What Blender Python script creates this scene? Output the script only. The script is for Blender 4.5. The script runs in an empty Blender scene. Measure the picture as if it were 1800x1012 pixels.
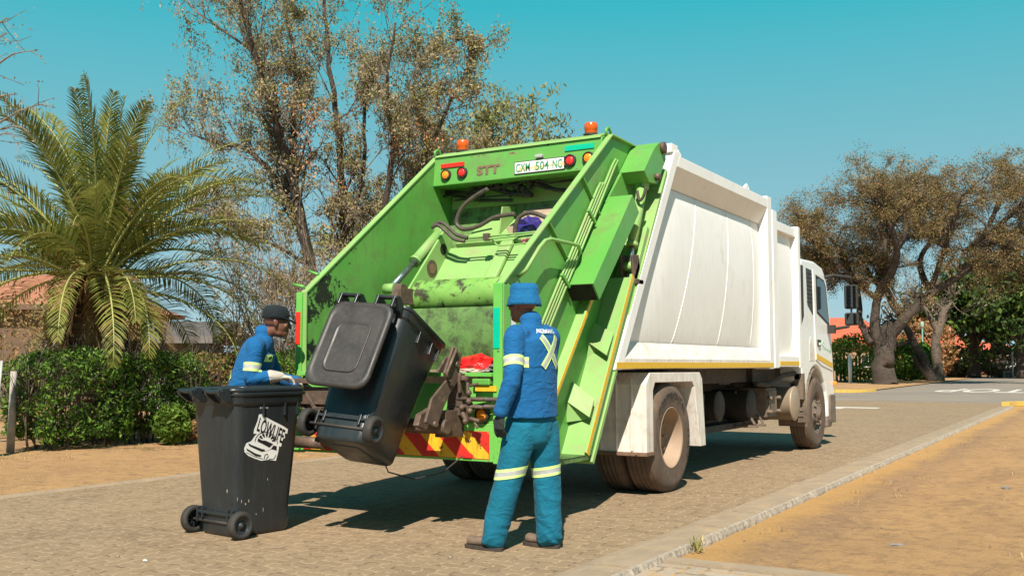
import bpy, bmesh, math, random
import numpy as np
from math import sin, cos, pi, radians, sqrt, atan2
from mathutils import Vector, Matrix, noise
from mathutils.bvhtree import BVHTree

sc = bpy.context.scene
col = sc.collection
# ------------------------------------------------------------------ camera, light
PITCH = radians(4.33); YAW = radians(30.7); FPX = 1768.0; CH = 1.25
cam_d = bpy.data.cameras.new('camera'); cam = bpy.data.objects.new('camera', cam_d); col.objects.link(cam)
cam_d.sensor_width = 36; cam_d.lens = 36 * FPX / 1800; cam_d.clip_end = 2000; cam_d.clip_start = .05
cam.location = (0, 0, CH); cam.rotation_euler = (pi / 2 + PITCH, 0, YAW)
sc.camera = cam
world = bpy.data.worlds.new('World'); sc.world = world; world.use_nodes = True
SUN_V = Vector((-.39, .83, -1.0)).normalized()
SUN_EL = math.asin(-SUN_V.z); SUN_AZ = atan2(-SUN_V.x, -SUN_V.y)
wn = world.node_tree.nodes; wl = world.node_tree.links
bg = wn['Background']
sky = wn.new('ShaderNodeTexSky'); sky.sky_type = 'NISHITA'; sky.sun_disc = False
sky.sun_elevation = SUN_EL; sky.sun_rotation = SUN_AZ; sky.altitude = 1100; sky.air_density = 1.0; sky.dust_density = 1.2; sky.ozone_density = 1.0
tc_ = wn.new('ShaderNodeTexCoord'); sp_ = wn.new('ShaderNodeSeparateXYZ'); wl.new(tc_.outputs['Generated'], sp_.inputs[0])
rp_ = wn.new('ShaderNodeValToRGB'); wl.new(sp_.outputs[2], rp_.inputs[0]); e_ = rp_.color_ramp.elements
for _ in range(3): e_.new(.5)
for i_, (p_, c_) in enumerate(((0., (.36, .50, .56)), (.06, (.29, .50, .57)), (.18, (.19, .45, .51)), (.34, (.025, .43, .50)), (.7, (.008, .13, .20)))):
    e_[i_].position = p_; e_[i_].color = (*c_, 1)
sc_ = wn.new('ShaderNodeVectorMath'); sc_.operation = 'SCALE'; wl.new(rp_.outputs[0], sc_.inputs[0]); sc_.inputs[3].default_value = 10.
tint = wn.new('ShaderNodeMix'); tint.data_type = 'RGBA'; tint.inputs[0].default_value = .88
wl.new(sky.outputs[0], tint.inputs[6]); wl.new(sc_.outputs[0], tint.inputs[7])
wl.new(tint.outputs[2], bg.inputs[0]); bg.inputs[1].default_value = .074
sun_d = bpy.data.lights.new('sun', 'SUN'); sun_d.energy = 5.0; sun_d.angle = radians(.5); sun_d.color = (1, .92, .80)
sun = bpy.data.objects.new('sun', sun_d); col.objects.link(sun); sun.rotation_euler = SUN_V.to_track_quat('-Z', 'Y').to_euler()
sun.location = (5, -8, 12)
sc.view_settings.view_transform = 'Standard'; sc.view_settings.look = 'None'; sc.view_settings.exposure = .66; sc.view_settings.gamma = 1

# ------------------------------------------------------------------ measuring helpers (photo pixel -> world point on a chosen plane)
FW = np.array([-sin(YAW) * cos(PITCH), cos(YAW) * cos(PITCH), sin(PITCH)]); RT = np.array([cos(YAW), sin(YAW), 0.]); UP = np.cross(RT, FW)
C0 = np.array([0, 0, CH])
def ray(x, y): return FW * FPX + RT * (x - 900) + UP * (506 - y)
def on(x, y, ax, v):
    r = ray(x, y); return Vector(C0 + r * (v - C0[ax]) / r[ax])
def PX(x, y, v): return on(x, y, 0, v)
def PY(x, y, v): return on(x, y, 1, v)
def PZ(x, y, v=0): return on(x, y, 2, v)
def PD(x, y, d): return Vector(C0 + ray(x, y) * d / FPX)

# ------------------------------------------------------------------ mesh kit
class MB:
    def __init__(s): s.v = []; s.f = []; s.m = []; s.s = []
    def add(s, vs, fs, m=0, sm=False):
        b = len(s.v); s.v += [tuple(v) for v in vs]
        for f in fs: s.f.append(tuple(b + i for i in f)); s.m.append(m); s.s.append(sm)
        return s
    def box(s, x0, x1, y0, y1, z0, z1, m=0):
        v = [(x, y, z) for x in (x0, x1) for y in (y0, y1) for z in (z0, z1)]
        return s.add(v, [(0, 1, 3, 2), (4, 6, 7, 5), (0, 4, 5, 1), (2, 3, 7, 6), (0, 2, 6, 4), (1, 5, 7, 3)], m)
    def prism(s, poly, ax, a, b, m=0):
        n = len(poly)
        def P(p, t): return (t, p[0], p[1]) if ax == 0 else ((p[0], t, p[1]) if ax == 1 else (p[0], p[1], t))
        v = [P(p, a) for p in poly] + [P(p, b) for p in poly]
        fs = [tuple(range(n)), tuple(range(2 * n - 1, n - 1, -1))] + [(i, (i + 1) % n, n + (i + 1) % n, n + i) for i in range(n)]
        return s.add(v, fs, m)
    def plate(s, pts, th, m=0):
        p = [Vector(q) for q in pts]; n = (p[1] - p[0]).cross(p[2] - p[0]).normalized() * th; k = len(p)
        v = p + [q + n for q in p]
        return s.add(v, [tuple(range(k)), tuple(range(2 * k - 1, k - 1, -1))] + [(i, (i + 1) % k, k + (i + 1) % k, k + i) for i in range(k)], m)
    def beam(s, a, b, w, h, up=(0, 0, 1), m=0):
        a = Vector(a); b = Vector(b); d = (b - a).normalized(); u = Vector(up); x = d.cross(u).normalized() * w / 2; y = x.cross(d).normalized() * h / 2
        v = [a - x - y, a + x - y, a + x + y, a - x + y, b - x - y, b + x - y, b + x + y, b - x + y]
        return s.add(v, [(3, 2, 1, 0), (4, 5, 6, 7), (0, 1, 5, 4), (1, 2, 6, 5), (2, 3, 7, 6), (3, 0, 4, 7)], m)
    def tube(s, pts, r, n=8, m=0, sm=True):
        pts = [Vector(p) for p in pts]; k = len(pts)
        rs = r if isinstance(r, (list, tuple)) else [r] * k
        vs = []; prev = None
        for i, p in enumerate(pts):
            d = (pts[min(i + 1, k - 1)] - pts[max(i - 1, 0)])
            d = d.normalized() if d.length > 1e-9 else Vector((0, 0, 1))
            if prev is None:
                u = d.cross(Vector((0, 0, 1)) if abs(d.z) < .9 else Vector((1, 0, 0))).normalized()
            else:
                u = (prev - d * prev.dot(d)); u = u.normalized() if u.length > 1e-6 else d.orthogonal().normalized()
            prev = u; w = d.cross(u)
            for j in range(n):
                a = 2 * pi * j / n; vs.append(p + (u * cos(a) + w * sin(a)) * rs[i])
        b = len(s.v); s.v += [tuple(v) for v in vs]
        for i in range(k - 1):
            for j in range(n):
                s.f.append((b + i * n + j, b + i * n + (j + 1) % n, b + (i + 1) * n + (j + 1) % n, b + (i + 1) * n + j)); s.m.append(m); s.s.append(sm)
        s.f.append(tuple(b + j for j in range(n))[::-1]); s.m.append(m); s.s.append(False)
        s.f.append(tuple(b + (k - 1) * n + j for j in range(n))); s.m.append(m); s.s.append(False)
        return s
    def lathe(s, prof, o, d, n=32, m=0, sm=True, close=True):
        o = Vector(o); d = Vector(d).normalized(); u = d.orthogonal().normalized(); w = d.cross(u); b = len(s.v); k = len(prof)
        for (r, h) in prof:
            for j in range(n):
                a = 2 * pi * j / n; s.v.append(tuple(o + d * h + (u * cos(a) + w * sin(a)) * r))
        ms = m if isinstance(m, (list, tuple)) else [m] * (k - 1)
        for i in range(k - 1):
            for j in range(n):
                s.f.append((b + i * n + j, b + i * n + (j + 1) % n, b + (i + 1) * n + (j + 1) % n, b + (i + 1) * n + j)); s.m.append(ms[i]); s.s.append(sm)
        if close:
            s.f.append(tuple(b + j for j in range(n))[::-1]); s.m.append(ms[0]); s.s.append(False)
            s.f.append(tuple(b + (k - 1) * n + j for j in range(n))); s.m.append(ms[-1]); s.s.append(False)
        return s
    def ball(s, c, r, n=10, m=0):
        r = (r, r, r) if not isinstance(r, (tuple, list)) else r; b = len(s.v); k = n // 2 + 1
        for i in range(k):
            t = pi * (i + .02) / (k - .96)
            for j in range(n):
                a = 2 * pi * j / n; s.v.append((c[0] + r[0] * sin(t) * cos(a), c[1] + r[1] * sin(t) * sin(a), c[2] + r[2] * cos(t)))
        for i in range(k - 1):
            for j in range(n): s.f.append((b + i * n + j, b + (i + 1) * n + j, b + (i + 1) * n + (j + 1) % n, b + i * n + (j + 1) % n)); s.m.append(m); s.s.append(True)
        s.f.append(tuple(b + j for j in range(n))); s.m.append(m); s.s.append(True)
        s.f.append(tuple(b + (k - 1) * n + j for j in range(n))[::-1]); s.m.append(m); s.s.append(True)
        return s

def rawmesh(name, V, F, mats, mi=None, smooth=None):
    me = bpy.data.meshes.new(name)
    V = np.asarray(V, dtype=np.float32)
    if isinstance(F, np.ndarray):
        nf, k = F.shape
        me.vertices.add(len(V)); me.vertices.foreach_set('co', V.ravel())
        me.loops.add(nf * k); me.loops.foreach_set('vertex_index', F.astype(np.int32).ravel())
        me.polygons.add(nf); me.polygons.foreach_set('loop_start', np.arange(0, nf * k, k, dtype=np.int32))
        try: me.polygons.foreach_set('loop_total', np.full(nf, k, dtype=np.int32))
        except Exception: pass
        me.update(calc_edges=True)
    else:
        me.from_pydata([tuple(map(float, v)) for v in V], [], F)
    for m in mats: me.materials.append(m)
    if mi is not None: me.polygons.foreach_set('material_index', np.asarray(mi, dtype=np.int32))
    if smooth is not None:
        me.polygons.foreach_set('use_smooth', np.full(len(me.polygons), smooth) if isinstance(smooth, bool) else np.asarray(smooth, dtype=bool))
    return me
def worldloc(o):
    v = Vector((0, 0, 0))
    while o: v += o.location; o = o.parent
    return v
def put(name, me, parent=None, abs_=True):
    o = bpy.data.objects.new(name, me); col.objects.link(o)
    if parent:
        o.parent = parent
        if abs_: o.location = -worldloc(parent)
    return o
def obj(name, mb, mats, parent=None, bevel=0, abs_=True, norm=True):
    mats = mats if isinstance(mats, (list, tuple)) else [mats]
    me = rawmesh(name, mb.v, mb.f, mats, mb.m, mb.s)
    if norm:
        bm = bmesh.new(); bm.from_mesh(me); bmesh.ops.recalc_face_normals(bm, faces=bm.faces); bm.to_mesh(me); bm.free()
    o = put(name, me, parent, abs_)
    if bevel:
        b = o.modifiers.new('edge', 'BEVEL'); b.width = bevel; b.segments = 2; b.limit_method = 'ANGLE'; b.angle_limit = radians(40); b.harden_normals = False
    return o
def tag(o, label, cat, group=None):
    o['label'] = label; o['category'] = cat
    if group: o['group'] = group
    return o
def thing(name, label, cat, loc, rot=(0, 0, 0), group=None):
    o = bpy.data.objects.new(name, None); col.objects.link(o); o.location = loc; o.rotation_euler = rot
    o.empty_display_size = .2
    return tag(o, label, cat, group)
def struct(name, mb, mats, norm=True):
    o = obj(name, mb, mats, norm=norm); o['kind'] = 'structure'; return o
def textmesh(s, size=1.0, off=0.0):
    cu = bpy.data.curves.new('t', 'FONT'); cu.body = s; cu.size = size; cu.offset = off; cu.resolution_u = 3
    o = bpy.data.objects.new('t', cu); col.objects.link(o)
    dg = bpy.context.evaluated_depsgraph_get(); me = bpy.data.meshes.new_from_object(o.evaluated_get(dg))
    V = [Vector(v.co) for v in me.vertices]; Fs = [tuple(p.vertices) for p in me.polygons]
    bpy.data.objects.remove(o); bpy.data.curves.remove(cu); bpy.data.meshes.remove(me)
    return V, Fs
def textfit(mb, s, o, u, v, m=0, off=0.0, th=None):
    """text s stretched so its box spans origin o, width vector u, height vector v"""
    V, Fs = textmesh(s, 1, off); o = Vector(o); u = Vector(u); v = Vector(v)
    x0 = min(p.x for p in V); x1 = max(p.x for p in V); y0 = min(p.y for p in V); y1 = max(p.y for p in V)
    mb.add([o + u * ((p.x - x0) / (x1 - x0)) + v * ((p.y - y0) / (y1 - y0)) for p in V], Fs, m)

# ------------------------------------------------------------------ materials
MAT = {}
def nmat(name):
    m = bpy.data.materials.new(name); m.use_nodes = True; MAT[name] = m
    nt = m.node_tree; return m, nt, nt.nodes, nt.links, nt.nodes['Principled BSDF']
def N(nt, t, **k):
    n = nt.nodes.new(t)
    for a, b in k.items(): setattr(n, a, b)
    return n
def ramp(nt, src, stops):
    r = N(nt, 'ShaderNodeValToRGB'); e = r.color_ramp.elements
    while len(e) < len(stops): e.new(.5)
    for i, (p, c) in enumerate(stops):
        e[i].position = p; e[i].color = (c, c, c, 1) if not isinstance(c, tuple) else (*c, 1)
    nt.links.new(src, r.inputs[0]); return r.outputs[0]
def nz(nt, scale, detail=4, rough=.6, vec=None, dist=0):
    n = N(nt, 'ShaderNodeTexNoise'); n.inputs['Scale'].default_value = scale; n.inputs['Detail'].default_value = detail
    n.inputs['Roughness'].default_value = rough; n.inputs['Distortion'].default_value = dist
    if vec: nt.links.new(vec, n.inputs['Vector'])
    return n.outputs[0]
def mixc(nt, f, a, b, mode='MIX'):
    n = N(nt, 'ShaderNodeMix', data_type='RGBA', blend_type=mode)
    for i, x in ((0, f), (6, a), (7, b)):
        if isinstance(x, (int, float)): n.inputs[i].default_value = x if i == 0 else (x, x, x, 1)
        elif isinstance(x, tuple): n.inputs[i].default_value = (*x, 1)
        else: nt.links.new(x, n.inputs[i])
    return n.outputs[2]
def mth(nt, op, a, b=0.0, c=None):
    n = N(nt, 'ShaderNodeMath', operation=op)
    for i, x in enumerate((a, b) if c is None else (a, b, c)):
        if isinstance(x, (int, float)): n.inputs[i].default_value = x
        else: nt.links.new(x, n.inputs[i])
    return n.outputs[0]
def vscale(nt, src, s):
    n = N(nt, 'ShaderNodeMapping'); n.inputs['Scale'].default_value = s; nt.links.new(src, n.inputs[0]); return n.outputs[0]
def bump(nt, h, dist, strength=1.0):
    b = N(nt, 'ShaderNodeBump'); b.inputs['Distance'].default_value = dist; b.inputs['Strength'].default_value = strength
    nt.links.new(h, b.inputs['Height']); return b.outputs[0]
def surf(name, c1, c2=None, rough=.6, metal=0., scale=6, dirt=None, dirt_amt=(.55, .75), dscale=3, bmp=0.0, bscale=40, streak=None, chips=None, chip_th=(.68, .70), chscale=9, dust=None, dustz=(0, 1), spec=.5, gate=None):
    """general weathered surface: base blend, dirt clouds, vertical streaks, chips, dust rising from below"""
    m, nt, ns, ls, bs = nmat(name); tc = N(nt, 'ShaderNodeTexCoord').outputs['Object']
    c2 = c2 or tuple(x * .8 for x in c1)
    base = mixc(nt, ramp(nt, nz(nt, scale, 5, .6, tc), [(.3, 0.), (.7, 1.)]), c1, c2)
    if streak:
        sv = vscale(nt, tc, (9, 9, .8)); base = mixc(nt, mth(nt, 'MULTIPLY', ramp(nt, nz(nt, 3, 6, .7, sv), [(.5, 0.), (.75, 1.)]), streak[1]), base, streak[0])
    if dirt: base = mixc(nt, ramp(nt, nz(nt, dscale, 8, .7, tc, .4), [(dirt_amt[0], 0.), (dirt_amt[1], 1.)]), base, dirt)
    if dust:
        sx = N(nt, 'ShaderNodeSeparateXYZ'); ls.new(tc, sx.inputs[0])
        t = mth(nt, 'DIVIDE', mth(nt, 'SUBTRACT', mth(nt, 'ADD', sx.outputs[2], mth(nt, 'MULTIPLY', nz(nt, 5, 5, .7, tc), dustz[1] - dustz[0])), dustz[0] + (dustz[1] - dustz[0]) * .5), dustz[1] - dustz[0])
        base = mixc(nt, ramp(nt, t, [(0., .75), (1., 0.)]), base, dust)
    if chips:
        cm = nz(nt, chscale, 9, .75, tc, .3)
        if gate:
            sg = N(nt, 'ShaderNodeSeparateXYZ'); ls.new(tc, sg.inputs[0])
            cm = mth(nt, 'SUBTRACT', cm, mth(nt, 'MULTIPLY', ramp(nt, mth(nt, 'MULTIPLY', mth(nt, 'SUBTRACT', sg.outputs[1], gate[0]), 1 / (gate[1] - gate[0])), [(0., 0.), (1., 1.)]), .22))
        base = mixc(nt, ramp(nt, cm, [(chip_th[0], 0.), (chip_th[1], 1.)]), base, chips)
    ls.new(base, bs.inputs['Base Color']); bs.inputs['Metallic'].default_value = metal; bs.inputs['Specular IOR Level'].default_value = spec
    rr = ramp(nt, nz(nt, scale * 2.3, 4, .6, tc), [(.3, max(rough - .1, .05)), (.7, min(rough + .12, 1))]); ls.new(rr, bs.inputs['Roughness'])
    if bmp: ls.new(bump(nt, nz(nt, bscale, 5, .6, tc), bmp), bs.inputs['Normal'])
    return m
DK = (.025, .022, .018)
green = surf('green_paint', (.085, .32, .05), (.135, .36, .075), .42, scale=1.6, dirt=(.15, .20, .07), dirt_amt=(.52, .78), dscale=3.2, streak=((.16, .22, .08), .4), chips=(.012, .02, .012), chip_th=(.72, .725), chscale=7)
green_f = surf('faded_green_paint', (.26, .43, .14), (.17, .38, .09), .6, scale=1.2, dirt=(.28, .30, .14), dirt_amt=(.5, .72), dscale=5, chips=(.10, .08, .04), chip_th=(.70, .73), chscale=11, streak=((.30, .33, .16), .5))
green_d = surf('grimy_green_paint', (.14, .27, .07), (.08, .17, .045), .6, scale=3, dirt=(.045, .055, .025), dirt_amt=(.46, .64), dscale=8, chips=(.14, .10, .05), chip_th=(.62, .66), chscale=6, streak=((.10, .09, .04), .7))
green_p = surf('peeling_green_paint', (.085, .32, .05), (.14, .35, .075), .45, scale=1.6, dirt=(.12, .19, .06), dirt_amt=(.5, .75), dscale=4, streak=((.13, .17, .06), .55), chips=(.012, .014, .014), chip_th=(.52, .526), chscale=4.2, gate=(6.85, 7.9))
white = surf('white_paint', (.82, .81, .79), (.76, .75, .73), .45, scale=1.5, dirt=(.50, .45, .38), dirt_amt=(.58, .9), dscale=2, streak=((.52, .48, .42), .35), chips=(.30, .24, .19), chip_th=(.765, .78), chscale=16)
white_w = surf('scuffed_white_paint', (.74, .70, .65), (.66, .60, .53), .6, scale=5, dirt=(.42, .33, .25), dirt_amt=(.5, .85), dscale=6, streak=((.33, .25, .19), .8), chips=(.20, .14, .10), chip_th=(.66, .70), chscale=14)
cabwhite = surf('cab_white_paint', (.78, .77, .74), (.74, .73, .70), .25, scale=2)
brownedge = surf('rusty_edge', (.22, .13, .08), (.14, .085, .055), .8, scale=20)
yellow = surf('yellow_reflective_tape', (.75, .46, .02), (.62, .36, .02), .5, scale=30, dirt=(.35, .24, .08), dirt_amt=(.6, .8))
red = surf('red_reflector', (.75, .03, .015), (.62, .02, .01), .4, scale=30)
teal = surf('teal_reflector', (.0, .48, .30), (.0, .42, .26), .35, scale=20, chips=(.08, .2, .1), chip_th=(.72, .74), chscale=30)
black = surf('black_rubber', (.022, .021, .020), (.035, .032, .028), .75, scale=8, dirt=(.09, .07, .05), dirt_amt=(.55, .85), dscale=6)
tyre_m = surf('dusty_tyre', (.085, .058, .042), (.125, .085, .060), .85, scale=9, dirt=(.19, .13, .09), dirt_amt=(.5, .8), dscale=5, bmp=.002, bscale=60)
rim_m = surf('dusty_rim', (.36, .25, .17), (.30, .21, .145), .7, scale=5, dirt=(.12, .08, .055), dirt_amt=(.6, .8), dscale=4)
under = surf('dark_chassis', (.020, .019, .018), (.05, .04, .032), .7, scale=5)
underb = surf('dusty_steel', (.20, .145, .105), (.13, .095, .07), .65, scale=7, dirt=(.06, .045, .035), dirt_amt=(.5, .7), dscale=9)
drum_m = surf('dusty_drum', (.42, .33, .24), (.34, .26, .19), .5, .3, scale=5)
rust = surf('rusty_steel', (.16, .105, .075), (.08, .055, .045), .65, .3, scale=12, dirt=(.30, .22, .16), dirt_amt=(.55, .75), dscale=15)
chrome = surf('chrome_rod', (.45, .50, .52), (.35, .4, .42), .25, .9)
hose_m = surf('hydraulic_hose', (.10, .075, .06), (.05, .04, .035), .6, scale=15)
dark = surf('dark_void', (.006, .006, .006), (.012, .011, .01), .9)
binm = surf('charcoal_plastic', (.014, .018, .021), (.020, .025, .028), .36, scale=3, streak=((.05, .054, .056), .35), dirt=(.032, .034, .036), dirt_amt=(.6, .8), dscale=4, chips=(.22, .15, .10), chip_th=(.775, .79), chscale=13, bmp=.0006, bscale=90)
lidm = surf('weathered_bin_lid', (.030, .027, .026), (.042, .037, .034), .5, scale=3, streak=((.1, .09, .08), .4), dirt=(.035, .035, .036), dirt_amt=(.55, .75), dscale=5, bmp=.0006, bscale=90)
amber_b = surf('amber_beacon', (.75, .12, .01), (.62, .08, .01), .25, scale=4)
amber = surf('amber_lens', (.9, .32, .01), (.8, .22, .01), .25, scale=60)
redlens = surf('red_lens', (.75, .03, .03), (.6, .02, .02), .25, scale=60)
whiteflat = surf('white_vinyl', (.75, .76, .75), (.70, .71, .70), .4, scale=20)
blackflat = surf('black_vinyl', (.012, .012, .014), None, .5)
grnflat = surf('green_lettering', (.05, .30, .15), None, .5)
orgflat = surf('orange_print', (.80, .45, .15), (.75, .55, .30), .5, scale=60)
louvre = surf('dark_louvre', (.05, .05, .05), (.03, .03, .03), .5)
concrete = surf('pale_concrete', (.32, .245, .168), (.265, .198, .135), .85, scale=3, dirt=(.40, .28, .16), dirt_amt=(.5, .75), dscale=4, chips=(.5, .48, .45), chip_th=(.62, .72), chscale=22, bmp=.006, bscale=25)
card = surf('cardboard', (.42, .32, .23), (.33, .25, .17), .85, scale=6)
purple = surf('purple_plastic', (.05, .03, .22), (.03, .02, .14), .3, scale=8, bmp=.004, bscale=20)
pink = surf('pink_plastic', (.75, .25, .3), (.6, .15, .2), .35, scale=10, bmp=.004, bscale=20)
redbag = surf('red_plastic', (.72, .02, .02), (.5, .01, .01), .25, scale=8, bmp=.006, bscale=18)
m, nt, ns, ls, bs = nmat('window_glass'); bs.inputs['Base Color'].default_value = (.02, .025, .022, 1); bs.inputs['Roughness'].default_value = .06; bs.inputs['Specular IOR Level'].default_value = .9; glass = m
m, nt, ns, ls, bs = nmat('mirror_glass'); bs.inputs['Base Color'].default_value = (.12, .13, .14, 1); bs.inputs['Roughness'].default_value = .03; bs.inputs['Metallic'].default_value = 1; mirror_m = m
def cloth(name, c1, c2):
    m, nt, ns, ls, bs = nmat(name); tc = N(nt, 'ShaderNodeTexCoord').outputs['Object']
    b = mixc(nt, ramp(nt, nz(nt, 7, 5, .6, tc), [(.35, 0.), (.7, 1.)]), c1, c2); b = mixc(nt, mth(nt, 'MULTIPLY', nz(nt, 300, 2, .5, tc), .1), b, (.1, .2, .25))
    ls.new(b, bs.inputs['Base Color']); bs.inputs['Roughness'].default_value = .85; bs.inputs['Specular IOR Level'].default_value = .2
    bs.inputs['Sheen Weight'].default_value = .04
    h = mixc(nt, .06, nz(nt, 9, 3, .5, vscale(nt, tc, (1, 1, 1.6)), 1.6), nz(nt, 260, 2, .5, tc)); ls.new(bump(nt, h, .014), bs.inputs['Normal']); return m
jacket_m = cloth('royal_blue_workwear', (.003, .09, .26), (.005, .105, .29))
trouser_m = cloth('teal_blue_workwear', (.0, .105, .175), (.002, .13, .21))
hat_m = cloth('blue_hat_cotton', (.002, .10, .25), (.004, .12, .29))
cap_m = cloth('black_cap_cotton', (.006, .006, .007), (.009, .009, .01))
glove_w = cloth('pale_leather_glove', (.50, .46, .40), (.36, .32, .27))
glove_b = cloth('black_glove', (.018, .018, .018), (.03, .03, .03))
skin = surf('skin', (.17, .072, .042), (.135, .056, .033), .45, scale=20, bmp=.0005, bscale=200)
lime = surf('lime_reflective_edge', (.62, .85, .28), (.55, .78, .25), .5, scale=40)
silver = surf('silver_reflective_tape', (.42, .43, .42), (.34, .35, .35), .4, scale=60)
boot_m = surf('dusty_leather', (.12, .078, .055), (.19, .13, .095), .75, scale=15, bmp=.002, bscale=60)
sole_m = surf('rubber_sole', (.03, .022, .018), (.06, .045, .035), .8, scale=20)

def leafmat(name, c1, c2, tr=.3):
    m, nt, ns, ls, bs = nmat(name); g = N(nt, 'ShaderNodeNewGeometry')
    b = mixc(nt, g.outputs['Random Per Island'], c1, c2)
    ls.new(b, bs.inputs['Base Color']); bs.inputs['Roughness'].default_value = .55; bs.inputs['Specular IOR Level'].default_value = .25
    t = N(nt, 'ShaderNodeBsdfTranslucent'); ls.new(b, t.inputs[0]); mx = N(nt, 'ShaderNodeMixShader'); mx.inputs[0].default_value = tr
    ls.new(bs.outputs[0], mx.inputs[1]); ls.new(t.outputs[0], mx.inputs[2]); ls.new(mx.outputs[0], ns['Material Output'].inputs[0]); return m
leaf_olive = leafmat('olive_leaves', (.16, .15, .055), (.40, .34, .16))
leaf_grey = leafmat('grey_brown_leaves', (.26, .21, .14), (.46, .36, .24))
leaf_or = leafmat('orange_leaves', (.50, .22, .09), (.62, .32, .16))
leaf_lime = leafmat('yellow_green_leaves', (.22, .24, .03), (.32, .30, .06))
leaf_hedge = leafmat('hedge_leaves', (.055, .15, .016), (.20, .32, .04))
leaf_brown = leafmat('dry_brown_leaves', (.22, .13, .05), (.34, .21, .10))
leaf_aca = leafmat('acacia_leaves', (.21, .135, .065), (.40, .26, .13))
leaf_acag = leafmat('acacia_green_leaves', (.11, .11, .03), (.2, .18, .06))
leaf_dk = leafmat('dark_green_leaves', (.025, .055, .015), (.07, .12, .03))
leaf_bush = leafmat('bright_bush_leaves', (.06, .12, .015), (.18, .25, .04))
leaf_pep = leafmat('pale_green_leaves', (.16, .18, .06), (.30, .30, .12))
palm_g = leafmat('palm_leaflets', (.07, .100, .016), (.31, .31, .07), .34)
palm_y = leafmat('yellowing_palm_leaflets', (.20, .12, .045), (.36, .25, .10), .3)
palm_r = surf('palm_rib', (.36, .36, .12), (.28, .30, .09), .5)
straw = leafmat('straw_grass', (.45, .34, .16), (.6, .48, .26))
bark = surf('brown_bark', (.085, .062, .045), (.16, .12, .09), .9, scale=5, streak=((.22, .17, .13), .6), bmp=.02, bscale=14)
bark_d = surf('dark_bark', (.035, .026, .02), (.075, .055, .042), .9, scale=4, streak=((.12, .09, .07), .5), bmp=.02, bscale=12)
bark_p = surf('pale_bark', (.26, .20, .15), (.16, .115, .085), .9, scale=3, bmp=.02, bscale=10)
palmtrunk_m = surf('palm_trunk_fibre', (.20, .12, .06), (.08, .05, .03), .95, scale=14, bmp=.03, bscale=20)
core_shade = surf('hedge_core_shade', (.045, .036, .02), (.03, .045, .015), .95, scale=9)  # dark hedge-core colour standing in for inner shade, used by no mesh
# ------------------------------------------------------------------ ground, road
def sandmat():
    m, nt, ns, ls, bs = nmat('orange_sand'); tc = N(nt, 'ShaderNodeTexCoord').outputs['Object']
    a = mixc(nt, ramp(nt, nz(nt, .8, 6, .65, tc, .3), [(.35, 0.), (.68, 1.)]), (.47, .285, .135), (.40, .24, .12))
    a = mixc(nt, ramp(nt, nz(nt, .45, 9, .75, vscale(nt, tc, (1.6, .7, 1)), .6), [(.52, 0.), (.64, .6)]), a, (.22, .135, .085))
    a = mixc(nt, ramp(nt, nz(nt, 7, 8, .75, tc), [(.48, 0.), (.66, .7)]), a, (.21, .13, .08))
    sx = N(nt, 'ShaderNodeSeparateXYZ'); ls.new(tc, sx.inputs[0]); kx = mth(nt, 'ADD', sx.outputs[0], mth(nt, 'MULTIPLY', nz(nt, 1.6, 5, .6, tc), .7))
    gb = ramp(nt, mth(nt, 'MULTIPLY', mth(nt, 'ADD', kx, 2.15), .5), [(0., 0.), (.04, 0.), (.13, 1.), (.26, .75), (.45, 0.)])
    a = mixc(nt, mth(nt, 'MULTIPLY', gb, ramp(nt, nz(nt, 18, 9, .8, tc), [(.40, .1), (.62, 1.)])), a, (.24, .155, .105))
    gc = ramp(nt, mth(nt, 'MULTIPLY', mth(nt, 'ADD', kx, 2.7), .5), [(.0, 0.), (.15, .0), (.2, 1.), (.38, 1.), (.5, 0.)]); a = mixc(nt, mth(nt, 'MULTIPLY', gc, .85), a, (.48, .28, .11))
    a = mixc(nt, ramp(nt, nz(nt, 60, 3, .6, tc), [(.66, 0.), (.72, .8)]), a, (.62, .50, .34))
    a = mixc(nt, ramp(nt, nz(nt, 45, 3, .6, tc), [(.27, .8), (.33, 0.)]), a, (.14, .085, .05))
    ls.new(a, bs.inputs['Base Color']); bs.inputs['Roughness'].default_value = .95; bs.inputs['Specular IOR Level'].default_value = .1
    h = mixc(nt, .5, nz(nt, 5, 8, .7, tc), nz(nt, 45, 6, .7, tc)); ls.new(bump(nt, h, .045), bs.inputs['Normal']); return m
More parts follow.
